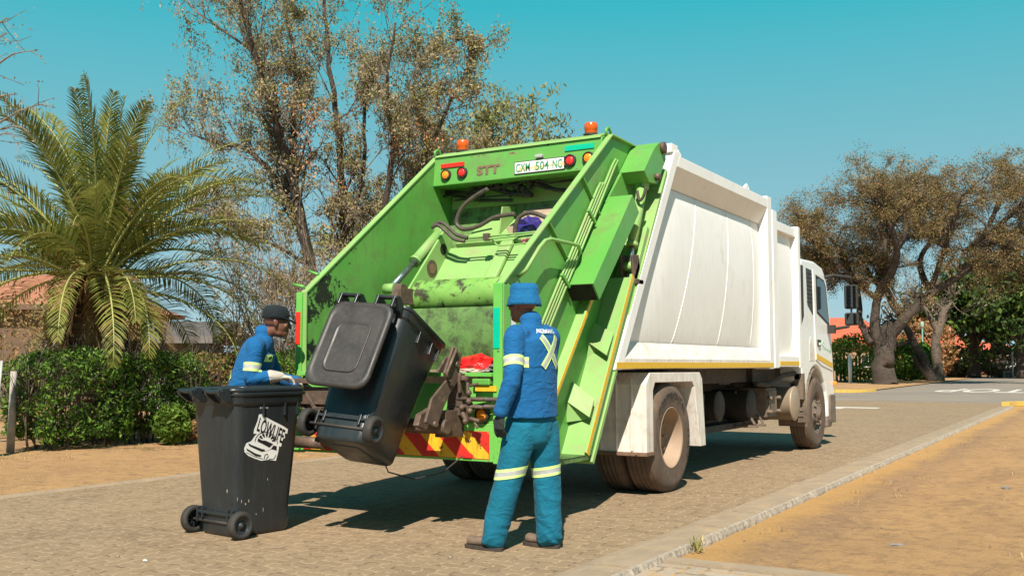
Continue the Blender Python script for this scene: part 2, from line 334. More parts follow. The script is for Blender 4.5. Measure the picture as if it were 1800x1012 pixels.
def pavermat(name, c1, c2, joint, size=.105, jw=.062):
    m, nt, ns, ls, bs = nmat(name); tc = N(nt, 'ShaderNodeTexCoord').outputs['Object']
    mp = N(nt, 'ShaderNodeMapping'); mp.inputs['Scale'].default_value = (1 / size,) * 3; mp.inputs['Rotation'].default_value = (0, 0, radians(-3)); ls.new(tc, mp.inputs[0])
    sx = N(nt, 'ShaderNodeSeparateXYZ'); ls.new(mp.outputs[0], sx.inputs[0]); x0, y0 = sx.outputs[0], sx.outputs[1]
    # zigzag sides of the interlocking blocks
    x = mth(nt, 'ADD', x0, mth(nt, 'MULTIPLY', mth(nt, 'PINGPONG', y0, .5), .28)); y = mth(nt, 'ADD', y0, mth(nt, 'MULTIPLY', mth(nt, 'PINGPONG', x0, .5), .28))
    x = mth(nt, 'ADD', x, mth(nt, 'MULTIPLY', nz(nt, 3, 2, .5, tc), .35)); y = mth(nt, 'ADD', y, mth(nt, 'MULTIPLY', nz(nt, 2.7, 2, .5, tc), .35))
    ix = mth(nt, 'FLOOR', x); iy = mth(nt, 'FLOOR', y); fx = mth(nt, 'SUBTRACT', x, ix); fy = mth(nt, 'SUBTRACT', y, iy)
    k = mth(nt, 'FLOORED_MODULO', mth(nt, 'SUBTRACT', ix, iy), 4.0)
    eq = [mth(nt, 'COMPARE', k, float(i), .3) for i in range(4)]
    dL = mth(nt, 'ADD', fx, eq[1]); dR = mth(nt, 'ADD', mth(nt, 'SUBTRACT', 1.0, fx), eq[0])
    dB = mth(nt, 'ADD', fy, eq[2]); dT = mth(nt, 'ADD', mth(nt, 'SUBTRACT', 1.0, fy), eq[3])
    d = mth(nt, 'MINIMUM', mth(nt, 'MINIMUM', dL, dR), mth(nt, 'MINIMUM', dB, dT))
    d = mth(nt, 'ADD', d, mth(nt, 'MULTIPLY', mth(nt, 'SUBTRACT', nz(nt, 26, 3, .6, tc), .5), .16))
    bx = mth(nt, 'SUBTRACT', ix, eq[1]); by = mth(nt, 'SUBTRACT', iy, eq[2])
    cx = N(nt, 'ShaderNodeCombineXYZ'); ls.new(bx, cx.inputs[0]); ls.new(by, cx.inputs[1])
    wnn = N(nt, 'ShaderNodeTexWhiteNoise'); ls.new(cx.outputs[0], wnn.inputs[0])
    a = mixc(nt, wnn.outputs[0], c1, c2)
    a = mixc(nt, ramp(nt, nz(nt, 1.1, 5, .6, tc), [(.4, 0.), (.75, .3)]), a, joint)
    a = mixc(nt, ramp(nt, nz(nt, 40, 4, .7, tc), [(.3, .35), (.6, 0.)]), a, tuple(q * .55 for q in c1))
    a = mixc(nt, ramp(nt, nz(nt, .7, 6, .6, tc, 1.0), [(.58, 0.), (.68, .35)]), a, tuple(q * .6 for q in c1))
    jm = ramp(nt, d, [(jw * .5, 1.), (jw * 1.5, 0.)])
    # joints partly full of pale sand, partly empty
    jc = mixc(nt, ramp(nt, nz(nt, 8, 4, .6, tc), [(.42, 0.), (.52, 1.)]), tuple(q * .55 for q in c1), joint)
    a = mixc(nt, jm, a, jc)
    ls.new(a, bs.inputs['Base Color']); bs.inputs['Roughness'].default_value = .85; bs.inputs['Specular IOR Level'].default_value = .25
    h = mth(nt, 'ADD', ramp(nt, d, [(0., 0.), (jw * 2, 1.)]), mth(nt, 'MULTIPLY', nz(nt, 50, 4, .6, tc), .3)); ls.new(bump(nt, h, .0028), bs.inputs['Normal']); return m
sand = sandmat()
paver = pavermat('tan_block_paving', (.245, .172, .106), (.285, .202, .126), (.385, .28, .175))
paver_g = pavermat('grey_block_paving', (.33, .27, .21), (.40, .33, .26), (.42, .27, .13), .13, .10)
asphalt = surf('worn_grey_asphalt', (.20, .165, .135), (.25, .205, .165), .9, scale=.4, dirt=(.3, .24, .17), dirt_amt=(.5, .8), dscale=.3)
yroad = surf('yellow_kerb_paint', (.62, .40, .06), (.5, .33, .1), .8, scale=8, chips=(.4, .33, .25), chip_th=(.6, .66))
wroad = surf('white_road_paint', (.62, .58, .52), (.5, .46, .4), .8, scale=2)

RX0, RX1 = -8.95, -2.76
def gridsheet(x0, x1, y0, y1, nx, ny, zf):
    mb = MB(); xs = np.linspace(x0, x1, nx + 1); ys = np.linspace(y0, y1, ny + 1)
    vs = [(x, y, zf(x, y)) for x in xs for y in ys]
    fs = [(i * (ny + 1) + j, (i + 1) * (ny + 1) + j, (i + 1) * (ny + 1) + j + 1, i * (ny + 1) + j + 1) for i in range(nx) for j in range(ny)]
    mb.add(vs, fs, 0, True); return mb
g = MB().add([(-700, -60, -.03), (700, -60, -.03), (700, 1500, -.03), (-700, 1500, -.03)], [(0, 1, 2, 3)])
struct('ground', g, sand)
def vz(x, y):
    e = min(abs(x - RX1 - .37), 1.) if x > RX1 else min(abs(x - RX0 + .1), 1.)
    return -.022 + .03 * e * noise.noise(Vector((x * .9, y * .9, 0))) + .012 * noise.noise(Vector((x * 3.1, y * 3.1, 3))) + (.02 * e if x > RX1 else .015 * e)
struct('sand_verge', gridsheet(-2.49, 9, -2, 30.0, 120, 300, vz), sand)
struct('sand_verge', gridsheet(-16, -9.1, 1, 30, 100, 260, vz), sand)
rd = MB().add([(RX0, -6, 0), (RX1, -6, 0), (RX1, 36.0, 0), (RX0, 36.0, 0)], [(0, 1, 2, 3)])
struct('road', rd, paver)
struct('cross_road', MB().add([(-120, 36.0, -.004), (120, 36.0, -.004), (120, 46, -.004), (-120, 46, -.004)], [(0, 1, 2, 3)]), asphalt)
struct('far_road', MB().add([(-9.6, 46, 0), (0.5, 46, 0), (2, 330, 0), (-15, 330, 0)], [(0, 1, 2, 3)]), asphalt)
# concrete edging: flush gutter slab and a broken kerb
random.seed(4)
def edging(x0, x1, y0, y1, z0, z1, seg, rough, name):
    mb = MB(); y = y0
    while y < y1:
        l = seg * random.uniform(.92, 1.05); n = 10; dz = random.uniform(-.004, .004)
        vs = []; ya, yb = y + .006, min(y + l - .006, y1)
        for i in range(n + 1):
            yy = ya + (yb - ya) * i / n; j1 = noise.noise(Vector((yy * 4, x1, 2))) * rough; j2 = noise.noise(Vector((yy * 7, x1, 5))) * rough * .6
            zz = z1 + dz
            vs += [(x0 + .3 * j2, yy, z0), (x0 + .3 * j2, yy, zz), ((x0 + x1) / 2, yy, zz + .004), (x1 - .03 + j1, yy, zz + j2 * .2), (x1 + j1, yy, zz - .022 + j2 * .3), (x1 + j1, yy, z0)]
        fs = []
        for i in range(n):
            for k in range(5): fs.append((i * 6 + k, i * 6 + k + 1, (i + 1) * 6 + k + 1, (i + 1) * 6 + k))
        fs += [tuple(range(6)), tuple(n * 6 + k for k in range(5, -1, -1))]
        mb.add(vs, fs); y += l
    struct(name, mb, concrete)
edging(-2.885, -2.772, -4, 33, -.05, .005, .9, .012, 'gutter')
edging(-2.765, -2.53, -4, 33, -.08, .028, .9, .012, 'kerb')
mb = MB(); n_ = 1500; prof = []
for i in range(n_ + 1):
    y = -4 + 37 * i / n_; a_ = noise.noise(Vector((y * 9, 0, 0))); b_ = noise.noise(Vector((y * 23, 4, 0))); c_ = noise.noise(Vector((y * 4, 8, 0)))
    w_ = .035 + .03 * a_ + .018 * b_; prof.append([(-2.535 + .01 * c_, y, .020), (-2.528, y, .036 + .006 * b_), (-2.528 + w_ * .6, y, .030 + .010 * a_), (-2.528 + w_, y, -.005 + .01 * b_), (-2.528 + w_ * 1.1, y, -.05)])
V = [p for q in prof for p in q]; mb.add(V, [(i * 5 + k, i * 5 + k + 1, (i + 1) * 5 + k + 1, (i + 1) * 5 + k) for i in range(n_) for k in range(4)]); struct('kerb_lip', mb, surf('chalky_broken_concrete', (.42, .365, .295), (.24, .19, .145), .95, scale=28, bmp=.01, bscale=60))
edging(-9.1, RX0 - .003, -2, 33, -.08, .012, .9, .02, 'kerb')
dy = 6.16
mb = MB(); mb.box(-2.49, 4, dy - .09, dy + .04, -.06, .015); struct('driveway_edge', mb, concrete)
struct('driveway', MB().add([(-2.495, 1, -.004), (4, 1, -.004), (4, dy - .1, -.004), (-2.495, dy - .1, -.004)], [(0, 1, 2, 3)]), paver_g)
# yellow kerbs at the junction (curved), stop line, lettering for traffic coming the other way
def curb(cx, cy, r, a0, a1, ext, name='kerb_corner'):
    mb = MB(); n = 14
    pts = [(cx + r * cos(radians(a0 + (a1 - a0) * i / n)), cy + r * sin(radians(a0 + (a1 - a0) * i / n))) for i in range(n + 1)]
    pts = pts + [ext]
    for a, b in zip(pts, pts[1:]): mb.beam((a[0], a[1], .05), (b[0], b[1], .05), .22, .14)
    struct(name, mb, yroad)
curb(-.35, 33.5, 2.4, 180, 100, (14, 36.0)); curb(-11.8, 48.4, 2.4, -0, -88, (-60, 46.1))
struct('sand_verge', MB().add([(-120, 46.2, .03), (-10.6, 46.2, .03), (-9.7, 47.2, .03), (-15.1, 330, .03), (-260, 330, .03)], [(0, 1, 2, 3, 4)]), sand)
mk = MB(); mk.box(RX0 + .1, -5.75, 29.9, 30.5, .002, .004); mk.box(-7.6, -6.6, 29.2, 29.9, .002, .004)
struct('road_marking', mk, wroad)
mk = MB(); V, Fs = textmesh('STOP', 1, .02)
x0 = min(p.x for p in V); x1 = max(p.x for p in V)
mk.add([(-7.15 + (x1 - p.x) * 1.95, 56.0 - p.y * 9.5, .004) for p in V], Fs); o = struct('road_marking', mk, wroad)
# scattered litter, stones and dry grass
rng = np.random.default_rng(5)
def blades(centers, h, w, n, mats, name, spread=.05):
    V = []; F = []; mi = []
    for c in centers:
        for k in range(n):
            a = rng.uniform(0, 2 * pi); l = h * rng.uniform(.5, 1.2); t = rng.uniform(.1, 1.0); b = np.array([c[0] + rng.normal() * spread, c[1] + rng.normal() * spread, c[2]])
            d = np.array([cos(a), sin(a), 0]); s = np.array([-sin(a), cos(a), 0]) * w
            m1 = b + d * l * t * .4 + np.array([0, 0, l * .6]); e = b + d * l * t + np.array([0, 0, l * (.9 - .5 * t)])
            i = len(V); V += [b - s, b + s, m1 + s * .7, m1 - s * .7, e + s * .1, e - s * .1]; F += [(i, i + 1, i + 2, i + 3), (i + 3, i + 2, i + 4, i + 5)]; r = int(rng.integers(len(mats))); mi += [r, r]
    me = rawmesh(name, V, np.array(F), mats, mi); return put(name, me)
cs = [(rng.uniform(-2.2, 4), rng.uniform(6.5, 26), -.01) for _ in range(120)] + [(-13 + rng.normal() * .5, rng.uniform(6, 22), -.01) for _ in range(420)] + [(-2.47, rng.uniform(7, 26), 0) for _ in range(14)]
o = blades(cs, .06, .002, 9, [straw, straw, leaf_brown], 'dry_grass'); o['kind'] = 'stuff'
o = blades([(-2.46, 6.62, .0), (-2.43, 6.55, 0)], .13, .004, 14, [straw, leaf_lime], 'grass_tuft', .03); tag(o, 'small pale grass tuft sprouting at the kerb edge near the driveway corner', 'grass tuft')
mb = MB()
for _ in range(1500):
    if rng.random() < .62: x, y = rng.uniform(-2.4, 3.5), rng.uniform(6.2, 24)
    elif rng.random() < .5: x, y = rng.uniform(-13, -9.2), rng.uniform(4, 20)
    else: x, y = rng.uniform(-8.8, -2.9), rng.uniform(3.5, 14)
    s = rng.uniform(.004, .011) * (2 if rng.random() < .05 else 1); mb.ball((x, y, (-.012 if x > -2.5 or x < -9 else 0) + s * .3), (s * rng.uniform(.8, 1.6), s, s * .6), 5)
o = obj('pebbles', mb, surf('pebble_stone', (.30, .24, .18), (.16, .12, .09), .9, scale=3)); o['kind'] = 'stuff'
def crumple(name, c, s, mat_, label, cat, flat=.5, seed=1, yaw=0):
    bm = bmesh.new(); bmesh.ops.create_icosphere(bm, subdivisions=3, radius=1)
    for v in bm.verts:
        k = noise.noise(v.co * 2.1 + Vector((seed, 0, 0))) * .45 + noise.noise(v.co * 5 + Vector((0, seed, 0))) * .22
        v.co = v.co * (1 + k)
    me = bpy.data.meshes.new(name); bm.to_mesh(me); bm.free(); me.materials.append(mat_)
    for v in me.vertices: v.co = Vector((v.co.x * s[0], v.co.y * s[1], v.co.z * s[2]))
    o = put(name, me); o.location = c; o.rotation_euler = (0, 0, yaw); return tag(o, label, cat)
st = PZ(1575, 958); crumple('stone', (st.x, st.y, .0), (.055, .03, .013), surf('slate_grey', (.22, .21, .2), None, .8), 'flat grey stone chip lying on the orange sand at right', 'stone', seed=3, yaw=.4)
st = PZ(1768, 857); crumple('stone', (st.x, st.y, .0), (.045, .03, .015), MAT['slate_grey'], 'small dark stone on the sand verge at the far right', 'stone', seed=5)
st = PZ(255, 987); crumple('litter_scrap', (st.x, st.y, .01), (.018, .008, .006), whiteflat, 'tiny white paper scrap lying on the paving at lower left', 'litter', seed=8)
# ------------------------------------------------------------------ the truck
XC = -4.99
truck = thing('garbage_truck', 'green and white rear loading garbage truck lifting a bin on the paved road', 'garbage truck', (XC, 11, 0))
T = truck
RX, LX = -3.74, -6.24
RXC, BMP = None, None
def par(name, mb, mats, bevel=.004, parent=None): return obj(name, mb, mats, parent or T, bevel)
# --- chassis
mb = MB(); mb.box(-5.45, -5.35, 7.6, 15.9, .78, 1.02); mb.box(-4.63, -4.53, 7.6, 15.9, .78, 1.02)
for y in (8.1, 10.4, 11.6, 12.8, 14.0): mb.box(-5.35, -4.63, y, y + .12, .82, .98)
mb.box(-5.9, -4.1, 8.0, 12.9, 1.02, 1.19); mb.box(-5.95, -4.05, 13.0, 14.3, 1.02, 1.22)
mb.tube([(-5.9, 9.41, .54), (-4.1, 9.41, .54)], .09, 12); mb.ball((-4.99, 9.41, .54), (.22, .22, .2), 12)
mb.tube([(-4.99, 9.5, .6), (-4.99, 13.8, .75)], .05, 10); mb.tube([(-5.9, 15.3, .5), (-4.1, 15.3, .5)], .07, 10)
for x in (-4.5, -5.5): mb.beam((x, 8.7, .74), (x, 10.2, .74), .1, .1)
mb.box(-5.6, -4.3, 14.4, 15.9, .45, 1.0)
par('chassis', mb, under)
def drum(x0, x1, y, z, r, mat_, name, nbands=0):
    mb = MB(); h = abs(x1 - x0)
    prof = [(r * .2, -.02), (r * .86, -.012), (r * .98, 0), (r * 1.03, .004), (r * 1.03, .02), (r * .99, .03), (r * .99, h - .03), (r, h), (r * .8, h + .02)]
    mb.lathe(prof, (x1, y, z), (-1, 0, 0), 36); return par(name, mb, mat_, 0)
drum(-4.62, -3.84, 14.28, .70, .235, drum_m, 'exhaust_silencer')
drum(-4.7, -4.02, 12.85, .72, .20, under, 'air_tank'); drum(-4.7, -4.12, 11.9, .74, .18, under, 'air_tank')
mb = MB().box(-4.62, -4.14, 10.75, 11.45, .58, .92); par('battery_box', mb, under, .03)
mb = MB(); mb.box(-4.6, -3.95, 13.28, 13.72, .55, .93); mb.box(-4.0, -3.93, 13.32, 13.68, .60, .9)
for z in (.62, .80): mb.tube([(-3.95, 13.3, z), (-3.88, 13.3, z)], .025, 8); mb.tube([(-3.95, 13.7, z), (-3.88, 13.7, z)], .025, 8)
par('tank_bracket', mb, underb); mb = MB()
for y in (12.75, 13.1): mb.beam((-4.2, y, .9), (-3.95, y, .48), .05, .02); mb.box(-4.2, -3.92, y - .04, y + .04, .44, .47)
par('tank_bracket', mb, underb)
mb = MB(); mb.tube([(-3.95, 12.8, 1.0), (-3.9, 13.2, .98), (-3.92, 14.0, 1.1), (-3.9, 14.5, 1.12)], .035, 8); mb.tube([(-4.4, 10.6, .6), (-4.3, 11.5, .55), (-4.4, 13.9, .5)], .03, 8)
mb.box(-5.6, -4.2, 10.7, 13.7, .42, .5); mb.box(-4.5, -4.1, 10.6, 11.0, .95, 1.15); mb.box(-4.45, -4.12, 11.9, 12.3, 1.0, 1.16); par('underbody_pipework', mb, under)
# --- white hopper body with framed, bulging sides
def zt(y): return y
E_B = (8.07, 1.20); E_T = (9.52, 3.36)
def edgeY(z): return E_B[0] + (z - E_B[1]) * (E_T[0] - E_B[0]) / (E_T[1] - E_B[1])
mb = MB(); mb.prism([(edgeY(1.2) + .03, 1.2), (edgeY(3.36) + .03, 3.36), (12.93, 3.36), (12.93, 1.2)], 0, XC - 1.10, XC + 1.10)
mb.prism([(9.6, 3.36), (9.8, 3.40), (12.7, 3.40), (12.9, 3.36)], 0, XC - 1.0, XC + 1.0)
body = par('waste_body', mb, white, .01)
def sidepanel(s, y0f, y1, z0, z1, bul, seams, name):
    """one barrel shaped skin; s=+1 right, -1 left"""
    mb = MB(); nz_, ny = 20, 24; V = []
    for i in range(nz_ + 1):
        z = z0 + (z1 - z0) * i / nz_; y0 = y0f(z)
        for j in range(ny + 1):
            y = y0 + (y1 - y0) * j / ny; t = (z - z0) / (z1 - z0); u = j / ny
            b = bul * (sin(pi * t) ** .7) * (min(1, 5 * u * (1 - u) + .35)); V.append((XC + s * (1.115 + b), y, z))
    F = [(i * (ny + 1) + j, i * (ny + 1) + j + 1, (i + 1) * (ny + 1) + j + 1, (i + 1) * (ny + 1) + j) for i in range(nz_) for j in range(ny)]
    mb.add(V, F, 0, True); p = par(name, mb, white, 0, body)
    for fy in seams:
        sb = MB()
        if 1:
            def pt(i):
                z = z0 + (z1 - z0) * i / nz_; y0 = y0f(z); y = y0 + (y1 - y0) * fy; t = i / nz_
                return Vector((XC + s * (1.117 + bul * (sin(pi * t) ** .7) * (min(1, 5 * fy * (1 - fy) + .35))), y, z))
            sb.tube([pt(i) for i in range(nz_ + 1)], .003, 5)
        par('weld_seam', sb, white, 0, p)
    return p
for s in (1, -1):
    xo = XC + s * 1.25; xi = XC + s * 1.13
    sidepanel(s, lambda z: edgeY(z) + .16, 12.74, 1.44, 3.08, .075, (.30, .62, .90), 'side_panel')
    fr = MB()
    # header: outer face + underside chamfer
    P = lambda y, z, o: (xo if o else xi, y, z)
    fr.prism([(edgeY(1.20), 1.20), (edgeY(3.42), 3.42), (edgeY(3.42) + .15, 3.42), (edgeY(1.2) + .15, 1.20)], 0, min(xo, XC + s * 1.05), max(xo, XC + s * 1.05))
    fr.prism([(12.76, 1.19), (12.76, 3.42), (12.94, 3.42), (12.94, 1.19)], 0, min(xo, XC + s * 1.05), max(xo, XC + s * 1.05))
    def zpr(zs_o, zs_i, y0a, y1a, m=0):
        # a rail of 4-corner section (x,z) swept from y0a to y1a
        sec = [(xo, zs_o[0]), (xo, zs_o[1]), (xi, zs_i[1]), (xi, zs_i[0])]
        vs = [(x, y0a(z), z) for x, z in sec] + [(x, y1a, z) for x, z in sec]
        fr.add(vs, [(0, 1, 2, 3), (7, 6, 5, 4), (0, 4, 5, 1), (1, 5, 6, 2), (2, 6, 7, 3), (3, 7, 4, 0)], m)
    zpr((3.27, 3.385), (3.06, 3.38), lambda z: edgeY(z) + .149, 12.761)
    zpr((1.215, 1.30), (1.22, 1.46), lambda z: edgeY(z) + .149, 12.761, 1)
    par('side_frame', fr, [white, white_w], .006, body)
    yt = MB(); yt.box(min(xo, xo + s * .003), max(xo, xo + s * .003), edgeY(1.24), 12.92, 1.212, 1.268); par('reflective_strip', yt, yellow, 0, body)
    # section two
    f2 = MB(); f2.box(min(xo, XC + s * 1.0), max(xo, XC + s * 1.0), 12.99, 13.18, 1.2, 3.27)
    f2.box(min(xo - s * .03, XC + s), max(xo - s * .03, XC + s), 13.24, 13.30, 1.22, 3.16); f2.box(min(xo - s * .02, XC + s), max(xo - s * .02, XC + s), 14.28, 14.40, 1.20, 3.20)
    f2.box(min(XC + s * 1.20, XC + s), max(XC + s * 1.20, XC + s), 13.30, 14.28, 3.05, 3.17); f2.box(min(XC + s * 1.22, XC + s), max(XC + s * 1.22, XC + s), 13.30, 14.28, 1.215, 1.36)
    par('front_frame', f2, white, .006, body)
    sidepanel(s, lambda z: 13.29, 14.29, 1.34, 3.06, .06, (), 'front_side_panel')
    yt = MB(); x = XC + s * 1.22; yt.box(min(x, x + s * .003), max(x, x + s * .003), 13.31, 14.27, 1.235, 1.29); par('reflective_strip', yt, yellow, 0, body)
mb = MB(); mb.box(XC - 1.1, XC + 1.1, 12.94, 14.38, 1.22, 3.06); par('front_body', mb, white, .01, body)
for s in (1, -1):
    for y in (9.95, 12.3):
        mb = MB(); x = XC + s * 1.12; mb.tube([(x, y - .07, 3.40), (x, y - .06, 3.47), (x, y, 3.50), (x, y + .06, 3.47), (x, y + .07, 3.40)], .02, 8); par('lifting_eye', mb, white, 0, body)
    mb = MB(); x = XC + s * 1.15; mb.box(x - .09, x + .09, 9.50, 9.66, 3.40, 3.49); par('corner_block', mb, white, .006, body)
# --- rear mudguards (white, weathered)
for s in (1, -1):
    mb = MB(); mb.prism([(8.76, .42), (8.76, 1.06), (8.86, 1.17), (10.20, 1.165), (10.27, 1.10), (10.36, .39), (10.20, .39), (10.03, 1.02), (9.98, 1.07), (8.98, 1.075), (8.93, 1.0), (8.93, .42)], 0, *sorted((XC + s * 1.245, XC + s * .65)))
    gd = par('rear_mudguard', mb, white_w, .006)
    mb = MB()
    for x in (.78, .94, 1.10): xx = XC + s * x; mb.box(xx - .008, xx + .008, 8.745, 8.762, .44, 1.12)
    par('panel_batten', mb, white_w, .003, gd)
    mb = MB(); mb.box(*sorted((XC + s * 1.255, XC + s * .64)), 8.735, 8.935, .395, .43)
    for x in (.75, .95, 1.15): mb.ball((XC + s * x, 8.73, .412), .012, 6)
    par('rusty_trim', mb, brownedge, .003, gd)
# --- wheels
def tyre_prof(R, w, r): return [(r, 0), (r + .02, -.008), (r + .06, .0), (R - .10, -.018), (R - .05, -.012), (R - .015, .012), (R, .035), (R, w - .035), (R - .015, w - .012), (R - .06, w + .015), (r + .04, w + .005), (r, w)]
def wheel(x, s, y, R=.53, w=.275, dual=False, front=False, letters=False):
    root = bpy.data.objects.new('wheel', None); col.objects.link(root); root.parent = T; root.location = Vector((x, y, R)) - T.location
    d = (-s, 0, 0)
    t = MB(); t.lathe(tyre_prof(R, w, .30), (x, y, R), d, 64, close=False)
    if dual: t.lathe(tyre_prof(R, w, .30), (x - s * (w + .05), y, R), d, 64, close=False)
    # tread ribs
    for k in range(5 if not dual else 10):
        hx = .045 + (k % 5) * .046 + (0 if k < 5 else w + .05)
        t.lathe([(R + .0005, hx), (R + .006, hx + .004), (R + .006, hx + .03), (R + .0005, hx + .034)], (x, y, R), d, 64, close=False)
    ty = put('tyre', rawmesh('tyre', t.v, t.f, [tyre_m], t.m, t.s), root)
    r = MB()
    if front: prof = [(.30, .0), (.27, .01), (.26, .05), (.20, .04), (.16, .0), (.14, -.02), (.10, -.03), (.09, -.055), (.0, -.06)]
    else: prof = [(.302, -.004), (.292, -.010), (.285, .01), (.27, .06), (.262, .17), (.24, .19), (.17, .185), (.13, .18), (.12, .15), (.0, .145)]
    r.lathe(prof, (x, y, R), d, 48, close=False)
    for k in range(10):
        a = 2 * pi * k / 10; rr = .20 if not front else .17; hx = .175 if not front else -.0
        r.tube([(x - s * (hx - .00), y + rr * cos(a), R + rr * sin(a)), (x - s * (hx - .04), y + rr * cos(a), R + rr * sin(a))], .015, 6)
    put('rim', rawmesh('rim', r.v, r.f, [underb if front else rim_m], r.m, r.s), root)
    if letters:
        L = MB()
        def arc(sx, rad, h, a0, a1):
            V, Fs = textmesh(sx, 1, .01); xa = min(p.x for p in V); xb = max(p.x for p in V); yb_ = max(p.y for p in V)
            out = []
            for p in V:
                a = radians(a0 + (a1 - a0) * (p.x - xa) / (xb - xa)); q = rad + h * p.y / yb_
                out.append((x + s * .0215 - (0.002 if q > .44 else 0), y - q * cos(a) * 1, R + q * sin(a)))
            L.add(out, Fs)
        arc('CONTINENTAL', .39, .055, 35, 145); arc('115C7', .40, .045, 172, 212)
        L2 = obj('sidewall_lettering', L, blackflat, ty, norm=False)
    return root
wheel(RX - .02, 1, 9.41, dual=True, letters=True); wheel(LX + .02, -1, 9.41, dual=True)
wheel(RX - .06, 1, 15.3, front=True); wheel(LX + .06, -1, 15.3, front=True)
mb = MB()
for s in (1, -1):
    for k in range(9): mb.tube([(XC + s * (.2 + k * .0), 0, 0)] * 2, .001, 3) if False else None
def arcprism(cy, cz, ri, ro, a0, a1, xa, xb, n=12):
    mbb = MB(); pts = []
    for i in range(n + 1):
        a = radians(a0 + (a1 - a0) * i / n); pts.append((cy + ro * cos(a), cz + ro * sin(a)))
    for i in range(n, -1, -1):
        a = radians(a0 + (a1 - a0) * i / n); pts.append((cy + ri * cos(a), cz + ri * sin(a)))
    mbb.prism(pts, 0, xa, xb); return mbb
for s in (1, -1):
    xa, xb = sorted((XC + s * 1.21, XC + s * .8)); a = arcprism(15.3, .53, .64, .67, 100, 195, xa, xb)
    a.box(*sorted((XC + s * 1.0, XC + s * 1.2)), 14.60, 14.64, .42, .98); a.box(*sorted((XC + s * 1.08, XC + s * 1.2)), 14.50, 14.62, .75, 1.12)
    for k in range(5): a.box(*sorted((XC + s * 1.04, XC + s * 1.18)), 14.585, 14.602, .5 + k * .08, .52 + k * .08)
    par('front_mudguard', a, underb, .004)
